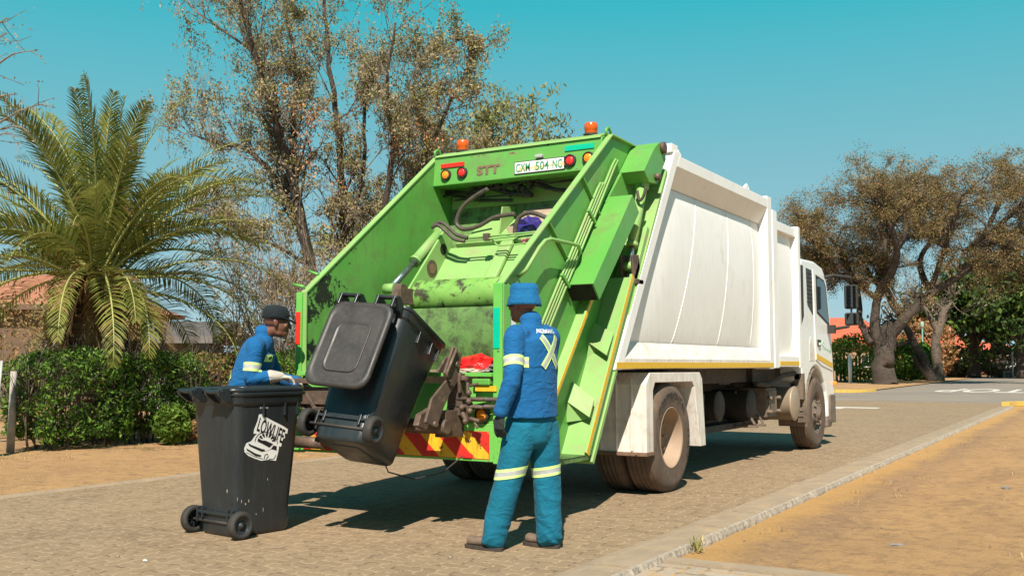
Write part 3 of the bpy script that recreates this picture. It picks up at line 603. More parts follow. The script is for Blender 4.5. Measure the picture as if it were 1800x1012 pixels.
# --- cab
CX = XC + 1.19; CXL = XC - 1.19
mb = MB()
sideprof = [(14.50, 1.0), (14.50, 2.66), (14.62, 2.78), (15.35, 2.80), (15.85, 2.74), (16.08, 2.58), (16.24, 2.05), (16.36, 1.55), (16.44, 1.15), (16.46, .62), (16.35, .42), (15.98, .42)]
for i in range(13):
    a = radians(-5 + 175 * i / 12); sideprof.append((15.3 + .66 * cos(a) * (1 if a < pi / 2 else .98), .56 + .66 * sin(a)))
sideprof += [(14.62, 1.0)]
mb.prism(sideprof, 0, CXL, CX)
cab = par('cab', mb, cabwhite, .05)
def sideplate(pts, m_, name, parent, t=.006, s=1, off=0.0):
    mb = MB(); x = (CX if s > 0 else CXL); mb.prism(pts, 0, *sorted((x + s * off, x + s * (off + t)))); return par(name, mb, m_, .001, parent)
for s in (1, -1):
    door = sideplate([(15.30, 1.32), (15.22, 2.66), (15.9, 2.60), (16.03, 2.5), (16.20, 1.95), (16.30, 1.35), (16.34, 1.15), (15.75, 1.22), (15.62, 1.24)], cabwhite, 'door', cab, .012, s)
    sideplate([(15.38, 2.02), (15.36, 2.60), (15.86, 2.55), (15.98, 2.46), (16.17, 1.84)], black, 'window_frame', door, .004, s, .012)
    sideplate([(15.42, 2.05), (15.40, 2.57), (15.84, 2.52), (15.94, 2.44), (16.12, 1.88)], glass, 'window', door, .003, s, .016)
    sideplate([(14.90, 2.12), (14.84, 2.66), (15.16, 2.65), (15.20, 1.98)], louvre, 'air_intake_panel', cab, .006, s)
    lv = MB(); x = CX if s > 0 else CXL
    for k in range(8): lv.box(*sorted((x, x + s * .012)), 14.87, 15.17, 2.16 + k * .06, 2.175 + k * .06)
    par('louvre_slat', lv, black, .001, cab)
    lv = MB()
    for k in range(22): lv.box(*sorted((x, x + s * .008)), 14.53, 14.66, 1.95 + k * .032, 1.965 + k * .032)
    par('rear_louvre', lv, louvre, .001, cab)
    sideplate([(14.53, 1.8), (14.53, 2.68), (14.68, 2.68), (14.68, 1.95)], black, 'rear_vent', cab, .004, s)
    sideplate([(14.95, 1.30), (14.95, 1.55), (15.02, 1.66), (15.22, 1.47), (15.24, 1.30)], white_w, 'recess_panel', cab, .004, s)
    h = MB(); h.box(*sorted((x, x + s * .03)), 15.38, 15.55, 1.52, 1.62); hd = par('door_handle', h, black, .01, door)
    h = MB(); h.box(*sorted((x + s * .03, x + s * .045)), 15.40, 15.53, 1.535, 1.575); par('handle_grip', h, whiteflat, .004, hd)
    st_ = MB(); st_.prism([(15.32, 1.33), (15.32, 1.41), (16.30, 1.27), (16.31, 1.19)], 0, *sorted((x + s * .012, x + s * .016))); par('reflective_strip', st_, yellow, 0, cab)
    # mirrors on long arms
    xm = XC + s * 1.50
    m_ = MB(); m_.tube([(x, 15.95, 2.60), (x + s * .10, 16.1, 2.64), (xm, 16.35, 2.62), (xm, 16.37, 2.5)], .026, 8)
    m_.tube([(x, 16.05, 1.82), (x + s * .1, 16.1, 1.80), (xm - s * .05, 16.35, 1.84), (xm, 16.37, 1.95)], .024, 8); m_.tube([(xm, 16.37, 2.5), (xm, 16.37, 1.95)], .015, 8)
    m_.box(*sorted((x, x + s * .12)), 16.02, 16.14, 1.73, 1.86)
    mr = par('mirror', m_, black, 0, cab)
    for (z0, z1) in ((2.12, 2.50), (1.86, 2.06)):
        h = MB(); h.prism([(xm - s * .10, z0 + .02), (xm - s * .08, z0), (xm + s * .08, z0), (xm + s * .10, z0 + .02), (xm + s * .10, z1 - .02), (xm + s * .08, z1), (xm - s * .08, z1), (xm - s * .10, z1 - .02)], 1, 16.33, 16.43); par('mirror_housing', h, black, .012, mr)
        h = MB(); h.box(*sorted((xm - s * .085, xm + s * .085)), 16.322, 16.33, z0 + .02, z1 - .02); par('mirror_glass', h, mirror_m, 0, mr)
    b = MB(); b.box(*sorted((XC + s * 1.08, XC + s * 1.22)), 16.06, 16.40, .34, .78); b.box(*sorted((XC + s * 1.0, XC + s * 1.2)), 15.92, 16.2, .28, .42); par('cab_step', b, underb, .02)
    b = MB(); b.box(*sorted((x, x + s * .05)), 16.36, 16.44, .92, .98); par('indicator_lamp', b, amber, .01, cab)
w = MB(); w.add([(CXL + .1, 16.2, 1.75), (CX - .1, 16.2, 1.75), (CX - .12, 16.02, 2.62), (CXL + .12, 16.02, 2.62)], [(0, 1, 2, 3)])
w.v = [(x, y + .16, z) for x, y, z in w.v]; par('windscreen', w, glass, 0, cab)
lt = MB(); textfit(lt, 'Tshwaraganang'[:9], (CX + .0145, 15.68, 1.47), (0, .56, -.06), (0, 0, .07)); lt.tube([(CX + .015, 15.68, 1.56), (CX + .015, 15.72, 1.60), (CX + .015, 15.78, 1.57), (CX + .015, 15.74, 1.53)], .005, 4)
par('door_lettering', lt, surf('pale_green_lettering', (.25, .6, .35)), 0, cab)

# --- tailgate (green loader)
TY, TZT = 6.55, 1.87
profile = [(6.56, .53), (6.56, 1.86), (8.55, 3.40), (9.17, 3.39), (9.42, 3.30), (8.06, 1.15), (7.66, .50)]
tg = par('tailgate', MB().prism([(7.1, .50), (8.1, 1.2), (9.3, 3.2), (9.30, 3.30), (9.05, 3.36), (8.8, 3.36), (8.8, 3.0), (8.75, 2.7), (7.95, 1.75), (7.7, .9), (7.1, .62)], 0, -5.97, -4.04), green_d, .005)
lw = par('side_wall', MB().prism(profile, 0, -6.005, -5.965), green_p, .003, tg)
rw = par('side_wall', MB().prism(profile, 0, -4.015, -4.00), green, .003, tg)
def edgeflange(x0, x1, m_, name, front):
    mb = MB(); e = [(6.55, .50), (6.55, 1.875), (8.545, 3.42), (9.17, 3.41), (9.3, 3.35)]; th = .016
    for (a, b) in zip(e, e[1:]):
        d = Vector((b[0] - a[0], b[1] - a[1])).normalized(); n = Vector((d.y, -d.x)) * th
        mb.prism([a, b, (b[0] + n.x, b[1] + n.y), (a[0] + n.x, a[1] + n.y)], 0, x0, x1)
    return par(name, mb, m_, .003, tg)
edgeflange(-4.02, -3.962, green_f, 'edge_flange', True); edgeflange(-6.02, -5.955, green_f, 'edge_flange', False)
mb = MB(); mb.box(-4.045, -3.965, 6.53, 6.58, .50, 1.87); mb.box(-3.995, -3.967, 6.58, 6.66, .50, 1.86); rp = par('corner_post', mb, surf('scratched_green_post', (.10, .42, .06), (.17, .46, .09), .5, scale=4, chips=(.05, .05, .03), chip_th=(.62, .65), chscale=20), .004, tg)
mb = MB(); mb.box(-6.055, -5.99, 6.53, 6.60, .50, 1.87); lp = par('corner_post', mb, MAT['scratched_green_post'], .004, tg)
a = PY(868, 545, 6.52); b = PY(877, 592, 6.52); par('reflector', MB().box(-4.04, -3.985, 6.524, 6.53, 1.37, 1.68), teal, .001, tg)
par('reflector', MB().box(-6.05, -6.0, 6.524, 6.53, 1.42, 1.70), red, .001, tg)
par('white_sticker', MB().box(-4.0, -3.997, 6.70, 6.79, 1.54, 1.62), whiteflat, 0, tg)
# small rail stubs on the left edge
mb = MB(); mb.tube([(-6.0, 6.57, 1.92), (-6.16, 6.6, 1.95)], .014, 6); mb.tube([(-6.0, 6.75, 2.04), (-6.14, 6.78, 2.08)], .014, 6); par('edge_peg', mb, green, 0, tg)
# ribs on the outer right wall (perpendicular to the slope)
def rib(y, z, L, w=.10, t=.016):
    d = Vector((.77, -.64)); e = Vector((.64, .77)) * t; mb = MB(); p = Vector((y, z)); q = p + d * L
    mb.prism([tuple(p), tuple(q), tuple(q + e), tuple(p + e)], 0, -4.0, -4.0 + .032); return mb
for (y, z, L) in ((7.93, 2.90, .62), (7.30, 2.42, .85), (6.62, 1.86, .65)): par('stiffener_rib', rib(y, z, L), green, .002, tg)
# header beam with lamps, plate, letters
hdr = par('header_beam', MB().prism([(8.44, 3.08), (8.47, 3.385), (8.62, 3.44), (8.80, 3.42), (8.80, 3.10), (8.70, 3.07)], 0, -5.965, -4.04), green, .008, tg)
mb = MB().prism([(8.45, 3.38), (8.62, 3.4405), (8.80, 3.4205), (8.80, 3.435), (8.62, 3.455), (8.46, 3.40)], 0, -5.95, -4.05); par('header_top', mb, green_f, .002, tg)
HY = 8.448
def lamp(x, z, r, lens, y=HY, parent=None, n='tail_lamp'):
    mb = MB().lathe([(r * 1.22, 0), (r * 1.25, .03), (r * 1.05, .045), (r * 1.0, .035)], (x, y + .01, z), (0, -1, 0), 28, close=False); mb.lathe([(r * 1.22, 0), (r * 1.0, 0.0)], (x, y, z), (0, -1, 0), 28)
    L = par(n, mb, black, 0, parent or hdr)
    mb = MB().lathe([(r, .025), (r * .8, .038), (r * .3, .045), (.001, .046)], (x, y + .01, z), (0, -1, 0), 28)
    for i in range(3):
        for j in range(6 * i if i else 1):
            a = 2 * pi * j / max(6 * i, 1); rr = r * .36 * i; mb.ball((x + rr * cos(a), y - .034 + .01 * (rr / r), z + rr * sin(a)), (r * .13, .006, r * .13), 6, 0)
    par('lens', mb, lens, 0, L)
lamp(-5.80, 3.185, .048, amber); lamp(-5.60, 3.19, .048, redlens); lamp(-4.365, 3.185, .050, redlens); lamp(-4.17, 3.19, .050, amber)
par('reflector', MB().box(-5.87, -5.585, HY - .004, HY + .01, 3.262, 3.305), red, .001, hdr)
par('reflector', MB().box(-4.43, -4.12, HY + .001, HY + .015, 3.285, 3.335), teal, .001, hdr)
lt = MB(); textfit(lt, 'STT', (-5.43, HY - .008, 3.145), (.27, 0, 0), (0, .008, .095), off=.045); par('lettering', lt, brownedge, 0, hdr)
pl = par('licence_plate', MB().box(-4.985, -4.42, HY - .014, HY + .01, 3.105, 3.235), black, .006, hdr)
par('plate_face', MB().box(-4.975, -4.43, HY - .018, HY - .013, 3.115, 3.225), whiteflat, .002, pl)
mb = MB(); rr_ = random.Random(3)
for k in range(9): xk = -4.93 + k * .058; mb.box(xk, xk + .045, HY - .0195, HY - .018, 3.14 + rr_.uniform(-.01, .02), 3.165 + rr_.uniform(0, .02))
par('plate_pattern', mb, orgflat, 0, pl)
lt = MB(); textfit(lt, 'CXM', (-4.96, HY - .021, 3.127), (.16, 0, 0), (0, 0, .085), off=.012); textfit(lt, '504', (-4.74, HY - .021, 3.127), (.15, 0, 0), (0, 0, .085), off=.012); textfit(lt, 'NC', (-4.55, HY - .021, 3.127), (.105, 0, 0), (0, 0, .085), off=.012); par('plate_lettering', lt, grnflat, 0, pl)
par('plate_lamp', MB().box(-4.74, -4.66, HY - .04, HY + .01, 3.245, 3.28), silver, .008, hdr)
# paint loss on the header
mb = MB(); rr_ = random.Random(8)
for (cx, cz, s) in ((-5.02, 3.33, .045), (-5.42, 3.345, .02), (-5.36, 3.35, .02), (-5.5, 3.35, .018), (-4.62, 3.37, .016), (-5.2, 3.22, .015), (-4.3, 3.1, .014)):
    pts = [(cx + s * rr_.uniform(.5, 1.2) * cos(a * pi / 4), cz + s * .5 * rr_.uniform(.5, 1.2) * sin(a * pi / 4)) for a in range(8)]
    mb.prism(pts, 1, HY + (cz - 3.08) * .1 - .009, HY + .02)
par('paint_loss', mb, brownedge, 0, hdr)
for (x, y) in ((-4.25, 8.66), (-5.74, 8.66)):
    b = par('beacon', MB().lathe([(.075, 0), (.075, .02), (.06, .025)], (x, y, 3.45), (0, 0, 1), 24), black, 0, tg)
    prof = [(.055, .02), (.062, .03), (.060, .06), (.066, .065), (.064, .12), (.056, .13), (.02, .135)]
    par('beacon_dome', MB().lathe(prof, (x, y, 3.45), (0, 0, 1), 24), amber_b, 0, b)
for x in (-4.02, -5.99): par('lifting_eye', MB().tube([(x, 8.52, 3.40), (x, 8.51, 3.46), (x, 8.56, 3.49), (x, 8.61, 3.46), (x, 8.63, 3.42)], .014, 8), green, 0, tg)
# inside: back plate, shelf, gussets, carriage
par('back_plate', MB().prism([(8.78, 2.88), (8.80, 3.12), (9.1, 3.2), (9.1, 2.88)], 0, -5.96, -4.04), green_f, .003, tg)
par('shelf', MB().prism([(8.24, 2.44), (8.45, 2.52), (8.95, 2.86), (8.95, 2.80), (8.3, 2.36)], 0, -5.55, -4.05), green_f, .003, tg)
for x in (-5.18, -4.42): par('gusset', MB().prism([(8.45, 2.52), (8.52, 2.82), (8.95, 2.88)], 0, x, x + .015), green_f, .002, tg)
mb = MB(); rr_ = random.Random(2)
mb.tube([PY(1010, 316, 8.62), PY(965, 322, 8.62), PY(935, 315, 8.6), PY(900, 326, 8.6), PY(780, 345, 8.62)], .012, 6); mb.tube([PY(1020, 336, 8.65), PY(960, 332, 8.65), PY(942, 326, 8.62), PY(920, 340, 8.62), PY(800, 352, 8.6)], .012, 6)
for (a, b, r) in (((700, 345), (850, 330), .02), ((820, 345), (835, 322), .03), ((838, 352), (850, 322), .025), ((895, 345), (905, 315), .02), ((770, 342), (900, 352), .018), ((850, 325), (935, 342), .03), ((905, 315), (925, 340), .035), ((938, 312), (925, 335), .02), ((940, 318), (1000, 335), .02)):
    p = PY(*a, 8.66); q = PY(*b, 8.62); p.x = max(p.x, -5.95); mb.tube([p, (p + q) / 2 + Vector((0, .05, -.03)), q], r, 8)
for k in range(7):
    p = PY(865 + k * 11, 322 + k % 3 * 5, 8.62); mb.ball(tuple(p), rr_.uniform(.02, .045), 8)
par('valve_block', mb, black, 0, tg)
# hydraulic hoses
def hose(pts, Y_, r, name='hydraulic_hose', m_=None, corr=True):
    P = [PY(x, y, Y_ if not isinstance(Y_, list) else Y_[i]) for i, (x, y) in enumerate(pts)]; out = []
    for i in range(len(P) - 1):
        p0 = P[max(i - 1, 0)]; p1 = P[i]; p2 = P[i + 1]; p3 = P[min(i + 2, len(P) - 1)]
        for k in range(10):
            t = k / 10; out.append(.5 * ((2 * p1) + (p2 - p0) * t + (2 * p0 - 5 * p1 + 4 * p2 - p3) * t * t + (3 * p1 - p0 - 3 * p2 + p3) * t ** 3))
    out.append(P[-1]); rs = [r * (1 + (.10 if i % 2 else 0)) if corr else r for i in range(len(out))]
    return par(name, MB().tube(out, rs, 8), m_ or hose_m, 0, tg)
hose([(857, 332), (835, 345), (815, 362), (804, 382), (804, 396), (817, 403), (842, 397), (870, 382), (905, 376)], 8.30, .021)
hose([(905, 410), (907, 395), (915, 380), (935, 374), (964, 384)], 8.18, .021)
hose([(762, 395), (776, 391), (791, 402), (803, 413), (822, 418)], 7.98, .017); hose([(759, 400), (770, 396), (785, 408), (799, 420), (817, 424)], 7.96, .017)
hose([(820, 418), (857, 415), (905, 411), (945, 407)], 8.0, .009, 'hydraulic_pipe', green_f, False); hose([(817, 424), (857, 420), (905, 415), (945, 410)], 7.98, .009, 'hydraulic_pipe', green_f, False)
hose([(858, 417), (868, 424), (876, 431), (900, 430), (930, 427)], 8.0, .007, 'hydraulic_pipe', green_f, False)
par('pipe_clamp', MB().box(*(lambda p: (p.x - .03, p.x + .03, p.y - .03, p.y + .02, p.z - .04, p.z + .03))(PY(856, 416, 7.99))), rust, .004, tg)
# packer: sloped slide plate with side flanges, mid rib, roll and lower blade
def slope(pts, x0, x1, m_, name, bev=.004): return par(name, MB().prism(pts, 0, x0, x1), m_, bev, tg)
pk = slope([(7.88, 1.96), (8.25, 2.40), (8.34, 2.34), (7.96, 1.88)], -5.62, -4.05, green_f, 'packer_plate')
slope([(7.54, 1.93), (8.14, 2.57), (8.30, 2.42), (7.9, 1.96), (7.65, 1.80)], -5.63, -5.605, green_f, 'packer_flange')
slope([(7.6, 1.96), (8.1, 2.50), (8.30, 2.42), (7.9, 1.96)], -4.10, -4.08, green_f, 'packer_flange')
def disc(y, z, r, x, m_, nm):
    return par(nm, MB().lathe([(r, 0), (r, .003)], (x, y, z), (1, 0, 0), 20), m_, 0, tg)
p1_ = PX(780, 438, -5.60); p2_ = PX(760, 472, -5.60); disc(p1_.y, p1_.z, .055, -5.604, dark, 'flange_hole'); disc(p2_.y, p2_.z, .085, -5.604, rust, 'grease_stain'); disc(p2_.y, p2_.z, .05, -5.600, brownedge, 'flange_hole')
mb = MB(); mb.prism([(7.90, 1.985), (8.25, 2.405), (8.21, 2.44), (7.86, 2.02)], 0, -5.00, -4.86); par('centre_rib', mb, green_f, .02, tg)
def curve(c, r, a0, a1, n, x0, x1, th, m_, name):
    ptso = [(c[0] + r * cos(radians(a0 + (a1 - a0) * i / n)), c[1] + r * sin(radians(a0 + (a1 - a0) * i / n))) for i in range(n + 1)]
    ptsi = [(c[0] + (r - th) * cos(radians(a0 + (a1 - a0) * i / n)), c[1] + (r - th) * sin(radians(a0 + (a1 - a0) * i / n))) for i in range(n, -1, -1)]
    mb = MB(); V = [(x0, *p) for p in ptso] + [(x1, *p) for p in ptso]; F = [(i, i + 1, n + 2 + i, n + 1 + i) for i in range(n)]; mb.add(V, F, 0, True)
    V = [(x0, *p) for p in ptsi] + [(x1, *p) for p in ptsi]; mb.add(V, F, 0, True)
    mb.add([(x0, *p) for p in ptso + ptsi], [tuple(range(2 * n + 2))]); mb.add([(x1, *p) for p in ptso + ptsi], [tuple(range(2 * n + 2))])
    return par(name, mb, m_, 0, tg)
curve((7.74, 1.885), .155, 75, 275, 14, -5.62, -4.05, .06, surf('worn_green_roll', (.22, .42, .09), (.12, .30, .05), .55, scale=4, dirt=(.03, .028, .02), dirt_amt=(.52, .62), dscale=7, chips=(.12, .08, .05), chip_th=(.60, .68), chscale=7), 'packer_roll')
curve((8.35, 1.50), .78, 160, 205, 12, -5.62, -4.05, .04, green_d, 'packer_blade')
slope([(7.60, 1.18), (7.75, 1.0), (7.3, .85), (6.9, .9), (6.62, 1.10), (6.62, 1.05), (6.9, .84), (7.3, .78), (7.85, .95), (7.7, 1.25)], -5.96, -4.045, underb, 'hopper_floor')
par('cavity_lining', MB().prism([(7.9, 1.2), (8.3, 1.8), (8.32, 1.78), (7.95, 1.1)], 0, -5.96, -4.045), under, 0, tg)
# ram on the left: barrel, rod, clevis
def ram(a, b, c, r, x, name='hydraulic_ram'):
    a, b, c = [Vector(q) for q in (a, b, c)]
    mb = MB().tube([a, b], r, 20); mb.tube([b - (b - a).normalized() * .03, b + (b - a).normalized() * .012], r * 1.12, 20); rm = par(name, mb, green_f, 0, tg)
    par('ram_rod', MB().tube([b, c], r * .55, 14), chrome, 0, rm)
    mb = MB().tube([c + Vector((-.06, 0, 0)), c + Vector((.06, 0, 0))], r * .9, 14); par('ram_eye', mb, green_f, 0, rm); mb = MB().tube([a + Vector((-.05, 0, 0)), a + Vector((.05, 0, 0))], r * 1.0, 14); par('ram_eye', mb, green_f, 0, rm); return rm
ram((-5.78, 8.32, 2.58), (-5.78, 7.89, 2.245), (-5.78, 7.50, 1.955), .055, 0)
mb = MB().box(-5.62, -5.58, 7.40, 7.62, 1.80, 1.95); mb.prism([(7.4, 1.85), (7.5, 2.0), (7.58, 1.98), (7.62, 1.82)], 0, -5.72, -5.64); mb.prism([(7.62, 1.9), (7.9, 2.2), (7.96, 2.15), (7.7, 1.82)], 0, -5.70, -5.67); par('ram_bracket', mb, rust, .004, tg)
# right side: hinge box, ram, long cover box, pipe bundle, handrail
slope([(8.74, 3.08), (9.00, 3.345), (9.12, 3.42), (9.28, 3.40), (9.30, 3.28), (9.07, 3.0), (8.87, 2.985)], -3.995, -3.735, green, 'hinge_box', .006)
slope([(8.4, 2.75), (8.75, 3.08), (9.0, 2.98), (8.72, 2.60)], -4.0, -3.97, green, 'hinge_web')
mb = MB().lathe([(.06, 0), (.06, .03), (.03, .035)], (-3.735, 9.20, 3.38), (1, 0, 0), 18); par('hinge_pin', mb, rust, 0, tg); mb = MB().lathe([(.035, 0), (.035, .05), (.02, .055)], (-3.735, 9.02, 3.06), (1, 0, 0), 14); par('hinge_pin', mb, rust, 0, tg)
slope([(8.47, 2.81), (8.62, 2.66), (7.76, 1.80), (7.635, 1.93)], -3.995, -3.735, green, 'cover_box', .004)
par('cover_opening', MB().prism([(7.637, 1.925), (7.755, 1.80), (7.752, 1.797), (7.634, 1.922)], 0, -3.995, -3.75), dark, 0, tg)
ram((-3.83, 8.92, 2.97), (-3.83, 8.66, 2.36), (-3.83, 8.60, 2.16), .05, 0, 'tailgate_ram')
mb = MB().prism([(8.52, 2.26), (8.66, 2.27), (8.70, 2.10), (8.66, 2.02), (8.54, 2.04)], 0, -3.90, -3.875); mb.prism([(8.52, 2.26), (8.66, 2.27), (8.70, 2.10), (8.66, 2.02), (8.54, 2.04)], 0, -3.785, -3.76)
mb.box(-3.95, -3.74, 8.55, 8.72, 1.99, 2.04); par('ram_clevis', mb, rust, .006, tg)
hose([(1135, 330), (1131, 345), (1124, 352), (1120, 335)], 8.75, .014)
def slopeprism(a, b, t0, t1, x0, x1, m_, name, bev=.003):
    """plate along the line a->b in the side view, between offsets t0 and t1 (rearward normal)"""
    d = Vector((b[0] - a[0], b[1] - a[1])).normalized(); n = Vector((-d.y, d.x))
    return par(name, MB().prism([(a[0] + n.x * t0, a[1] + n.y * t0), (b[0] + n.x * t0, b[1] + n.y * t0), (b[0] + n.x * t1, b[1] + n.y * t1), (a[0] + n.x * t1, a[1] + n.y * t1)], 0, x0, x1), m_, bev, tg)
SA, SB = (7.54, .50), (8.50, 2.05)
slopeprism(SA, SB, -.02, .0, -4.0, -3.74, green_f, 'step_plate'); slopeprism(SA, SB, -.001, .05, -3.765, -3.742, green_f, 'step_lip')
slopeprism(SA, (8.50, 2.05), .004, .046, -3.7425, -3.7395, yellow, 'reflective_strip', 0)
slopeprism((7.62, .50), (8.9, 2.55), -.02, .03, -3.80, -3.76, green_f, 'edge_channel')
slopeprism((7.6, .45), (9.32, 3.2), -.06, -.02, -4.0, -3.745, green_f, 'body_seal')
RA, RB = (6.90, .55), (8.0, 1.89)
slopeprism(RA, RB, -.015, .0, -4.0, -3.90, green_f, 'rail_plate'); slopeprism(RA, RB, -.015, .035, -3.905, -3.885, green_f, 'rail_lip'); slopeprism(RA, RB, .0, .033, -3.8855, -3.8825, yellow, 'reflective_strip', 0)
def stepw(tl, tr, br, bl, ap):
    a, b, c, d = PX(*tl, -4.0), PX(*tr, -3.775), PX(*br, -3.775), PX(*bl, -4.0); e = PX(*ap, -4.0); g_ = e + Vector((.2, .1, .03))
    a2, b2 = a + Vector((-.04, .06, .01)), b + Vector((0, .05, .0))
    mb = MB().add([a, b, c, d, e + Vector((0, .02, 0)), g_], [(0, 1, 2, 3), (3, 2, 5, 4), (0, 3, 4), (1, 5, 2), (0, 4, 5, 1)]); return par('side_step', mb, green_f, .002, tg)
stepw((1043, 566), (1079, 585), (1066, 624), (1032, 600), (1030, 640)); stepw((1006, 670), (1045, 700), (1036, 733), (995, 704), (994, 742))
mb = MB().box(-4.10, -3.75, 7.02, 7.56, .46, .50); mb.box(-4.10, -3.75, 7.0, 7.03, .44, .51)
for k in range(14): mb.box(-4.08 + k * .025, -4.07 + k * .025, 7.03, 7.5, .50, .506)
par('foot_plate', mb, green_d, .003, tg)
mb = MB(); off = Vector((0, 0, 0))
dn = Vector((.64, .77)); nn = Vector((-.77, .64))
def pp(t, o, x): q = Vector((7.0, 1.18)) + dn * t + Vector((-.77, .64)) * o; return (x, q.x, q.y)
for i, (o, x, t1) in enumerate(((0.02, -3.965, 2.62), (.055, -3.97, 2.60), (.09, -3.972, 2.22), (.125, -3.974, 2.18))):
    mb.tube([pp(-.5, o, x), pp(t1 - .12, o, x), pp(t1 - .03, o - .01, x), pp(t1, o - .05, x - .025)], .012, 8)
par('pipe_bundle', mb, green_f, 0, tg)
for t in (1.75, .95):
    mb = MB()
    a = pp(t, -.01, -3.955); b = pp(t, .15, -3.962); mb.beam(a, b, .03, .03, (1, 0, 0)); par('pipe_clamp', mb, green, .003, tg)
HRX = -3.90; hp = [(-3.985, *PX(912, 486, -3.985).yz), (HRX, *PX(925, 474, HRX).yz), (HRX, *PX(948, 435, HRX).yz), (HRX, *PX(958, 423, HRX).yz), (HRX, *PX(968, 420, HRX).yz), (HRX, *PX(1016, 431, HRX).yz), (HRX - .02, *PX(1022, 435, HRX).yz), (-4.0, *PX(1021, 447, -4.0).yz)]
par('handrail', MB().tube(hp, .016, 10), green_f, 0, tg)
# bumper
bp = MB(); bp.box(-5.97, -4.045, 6.545, 6.60, .51, .80); bp.box(-5.97, -4.045, 6.56, 6.61, .80, 1.10); bp.box(-5.97, -4.045, 6.50, 6.62, 1.155, 1.185); bp.box(-4.30, -4.045, 6.52, 6.60, .94, .975); bp.box(-5.97, -5.8, 6.52, 6.60, .94, .975)
bpo = par('bumper', bp, MAT['scratched_green_post'], .004, tg)
par('marker_box', MB().box(-4.22, -4.06, 6.50, 6.56, 1.09, 1.14), green, .01, bpo)
par('yellow_tape', MB().box(-4.20, -4.01, 6.519, 6.527, 1.045, 1.085), yellow, 0, bpo)
mb = MB(); x = -5.95; i = 0; wv = .165
x0c, x1c, z0c, z1c = -5.95, -4.09, .532, .735; k = 0
stripes = [MB(), MB()]
t = x0c - .3
while t < x1c:
    # slanted stripe clipped to the board
    poly = [(t, z1c), (t + wv, z1c), (t + wv + .22, z0c), (t + .22, z0c)]
    def clip(poly, xv, keepless):
        out = []
        for a, b in zip(poly, poly[1:] + poly[:1]):
            ia = (a[0] <= xv) == keepless; ib = (b[0] <= xv) == keepless
            if ia: out.append(a)
            if ia != ib:
                s = (xv - a[0]) / (b[0] - a[0]); out.append((xv, a[1] + s * (b[1] - a[1])))
        return out
    pl_ = clip(poly, x0c, False)
    if len(pl_) > 2: pl_ = clip(pl_, x1c, True)
    if len(pl_) > 2: stripes[k % 2].add([(p[0], 6.541, p[1]) for p in pl_], [tuple(range(len(pl_)))])
    t += wv; k += 1
chy = surf('scuffed_yellow_chevron', (.78, .47, .02), (.66, .38, .02), .5, scale=6, chips=(.05, .035, .02), chip_th=(.60, .62), chscale=12, streak=((.10, .06, .03), .8))
chr_ = surf('scuffed_red_chevron', (.62, .03, .02), (.5, .025, .015), .5, scale=6, chips=(.05, .02, .015), chip_th=(.66, .68), chscale=12, streak=((.12, .03, .02), .6))
cb = par('chevron_board', MB().box(-5.955, -4.085, 6.5425, 6.546, .528, .739), chr_, 0, bpo)
par('red_stripes', stripes[0], chr_, 0, cb); par('yellow_stripes', stripes[1], chy, 0, cb)
par('small_red_reflector', MB().box(-4.32, -4.24, 6.530, 6.5405, .535, .57), redlens, .002, bpo)
lamp(-4.145, .865, .05, amber, 6.54, bpo, 'indicator_lamp'); lamp(-5.86, .865, .05, amber, 6.54, bpo, 'indicator_lamp')
mb = MB()
for z in (.93, .985): mb.tube([(-4.40, 6.48, z), (-4.2, 6.46, z), (-3.98, 6.50, z)], [.017] * 3, 8)
par('rear_hose', mb, hose_m, 0, bpo)
mb = MB().tube([(-5.95, 6.42, .60), (-5.62, 6.42, .60)], .05, 16); mb.tube([(-5.95, 6.42, .60), (-6.02, 6.42, .60)], .035, 12); par('buffer_roller', mb, rust, 0, bpo)
# --- bin lifter
lf = MB(); lf.tube([(-5.6, 6.30, .78), (-4.3, 6.30, .78)], .055, 16); lf.box(-5.65, -5.55, 6.3, 6.55, .7, .9); lf.box(-4.42, -4.32, 6.3, 6.55, .7, .9)
lifter = par('bin_lifter', lf, rust, .004)
def pxplate(pts, X0, th, m_, name):
    P = [PX(x, y, X0) for x, y in pts]; mb = MB().prism([(p.y, p.z) for p in P], 0, X0 - th, X0); return par(name, mb, m_, .004, lifter)
pxplate([(797, 610), (812, 622), (806, 668), (790, 694), (778, 722), (768, 752), (748, 742), (760, 700), (786, 668), (782, 655)], -4.30, .022, rust, 'lifter_arm')
pxplate([(797, 610), (812, 622), (806, 668), (790, 694), (778, 722), (768, 752), (748, 742), (760, 700), (786, 668), (782, 655)], -5.15, .022, rust, 'lifter_arm')
pxplate([(770, 652), (786, 626), (791, 640), (781, 655)], -4.34, .02, rust, 'clamp_plate')
mb = MB(); a = PX(803, 612, -4.28); b = PX(785, 656, -4.28); mb.tube([a + Vector((-.05, 0, .0)), a, b, b + Vector((.0, .03, -.05))], .012, 8)
for (x, y) in ((794, 672), (768, 745), (806, 640)): p = PX(x, y, -4.28); mb.tube([p, p + Vector((-.06, 0, 0))], .022, 10)
par('lifter_linkage', mb, rust, 0, lifter)
mb = MB()
for (p0, p1, r) in (((808, 655), (808, 690), .018), ((816, 660), (816, 668), .035), ((822, 672), (822, 740), .014), ((815, 700), (850, 702), .012), ((815, 714), (848, 716), .012), ((826, 678), (840, 674), .012), ((826, 735), (842, 740), .016), ((812, 725), (820, 738), .022), ((834, 742), (840, 752), .012)):
    a = PY(*p0, 6.44); b = PY(*p1, 6.44); mb.tube([a, b], r, 8)
for (x, y) in ((824, 690), (824, 705), (812, 716), (826, 722), (818, 740)): mb.ball(tuple(PY(x, y, 6.43)), .025, 8)
mb.box(-4.42, -4.28, 6.46, 6.54, .86, 1.18); par('control_valve', mb, rust, .003, lifter)
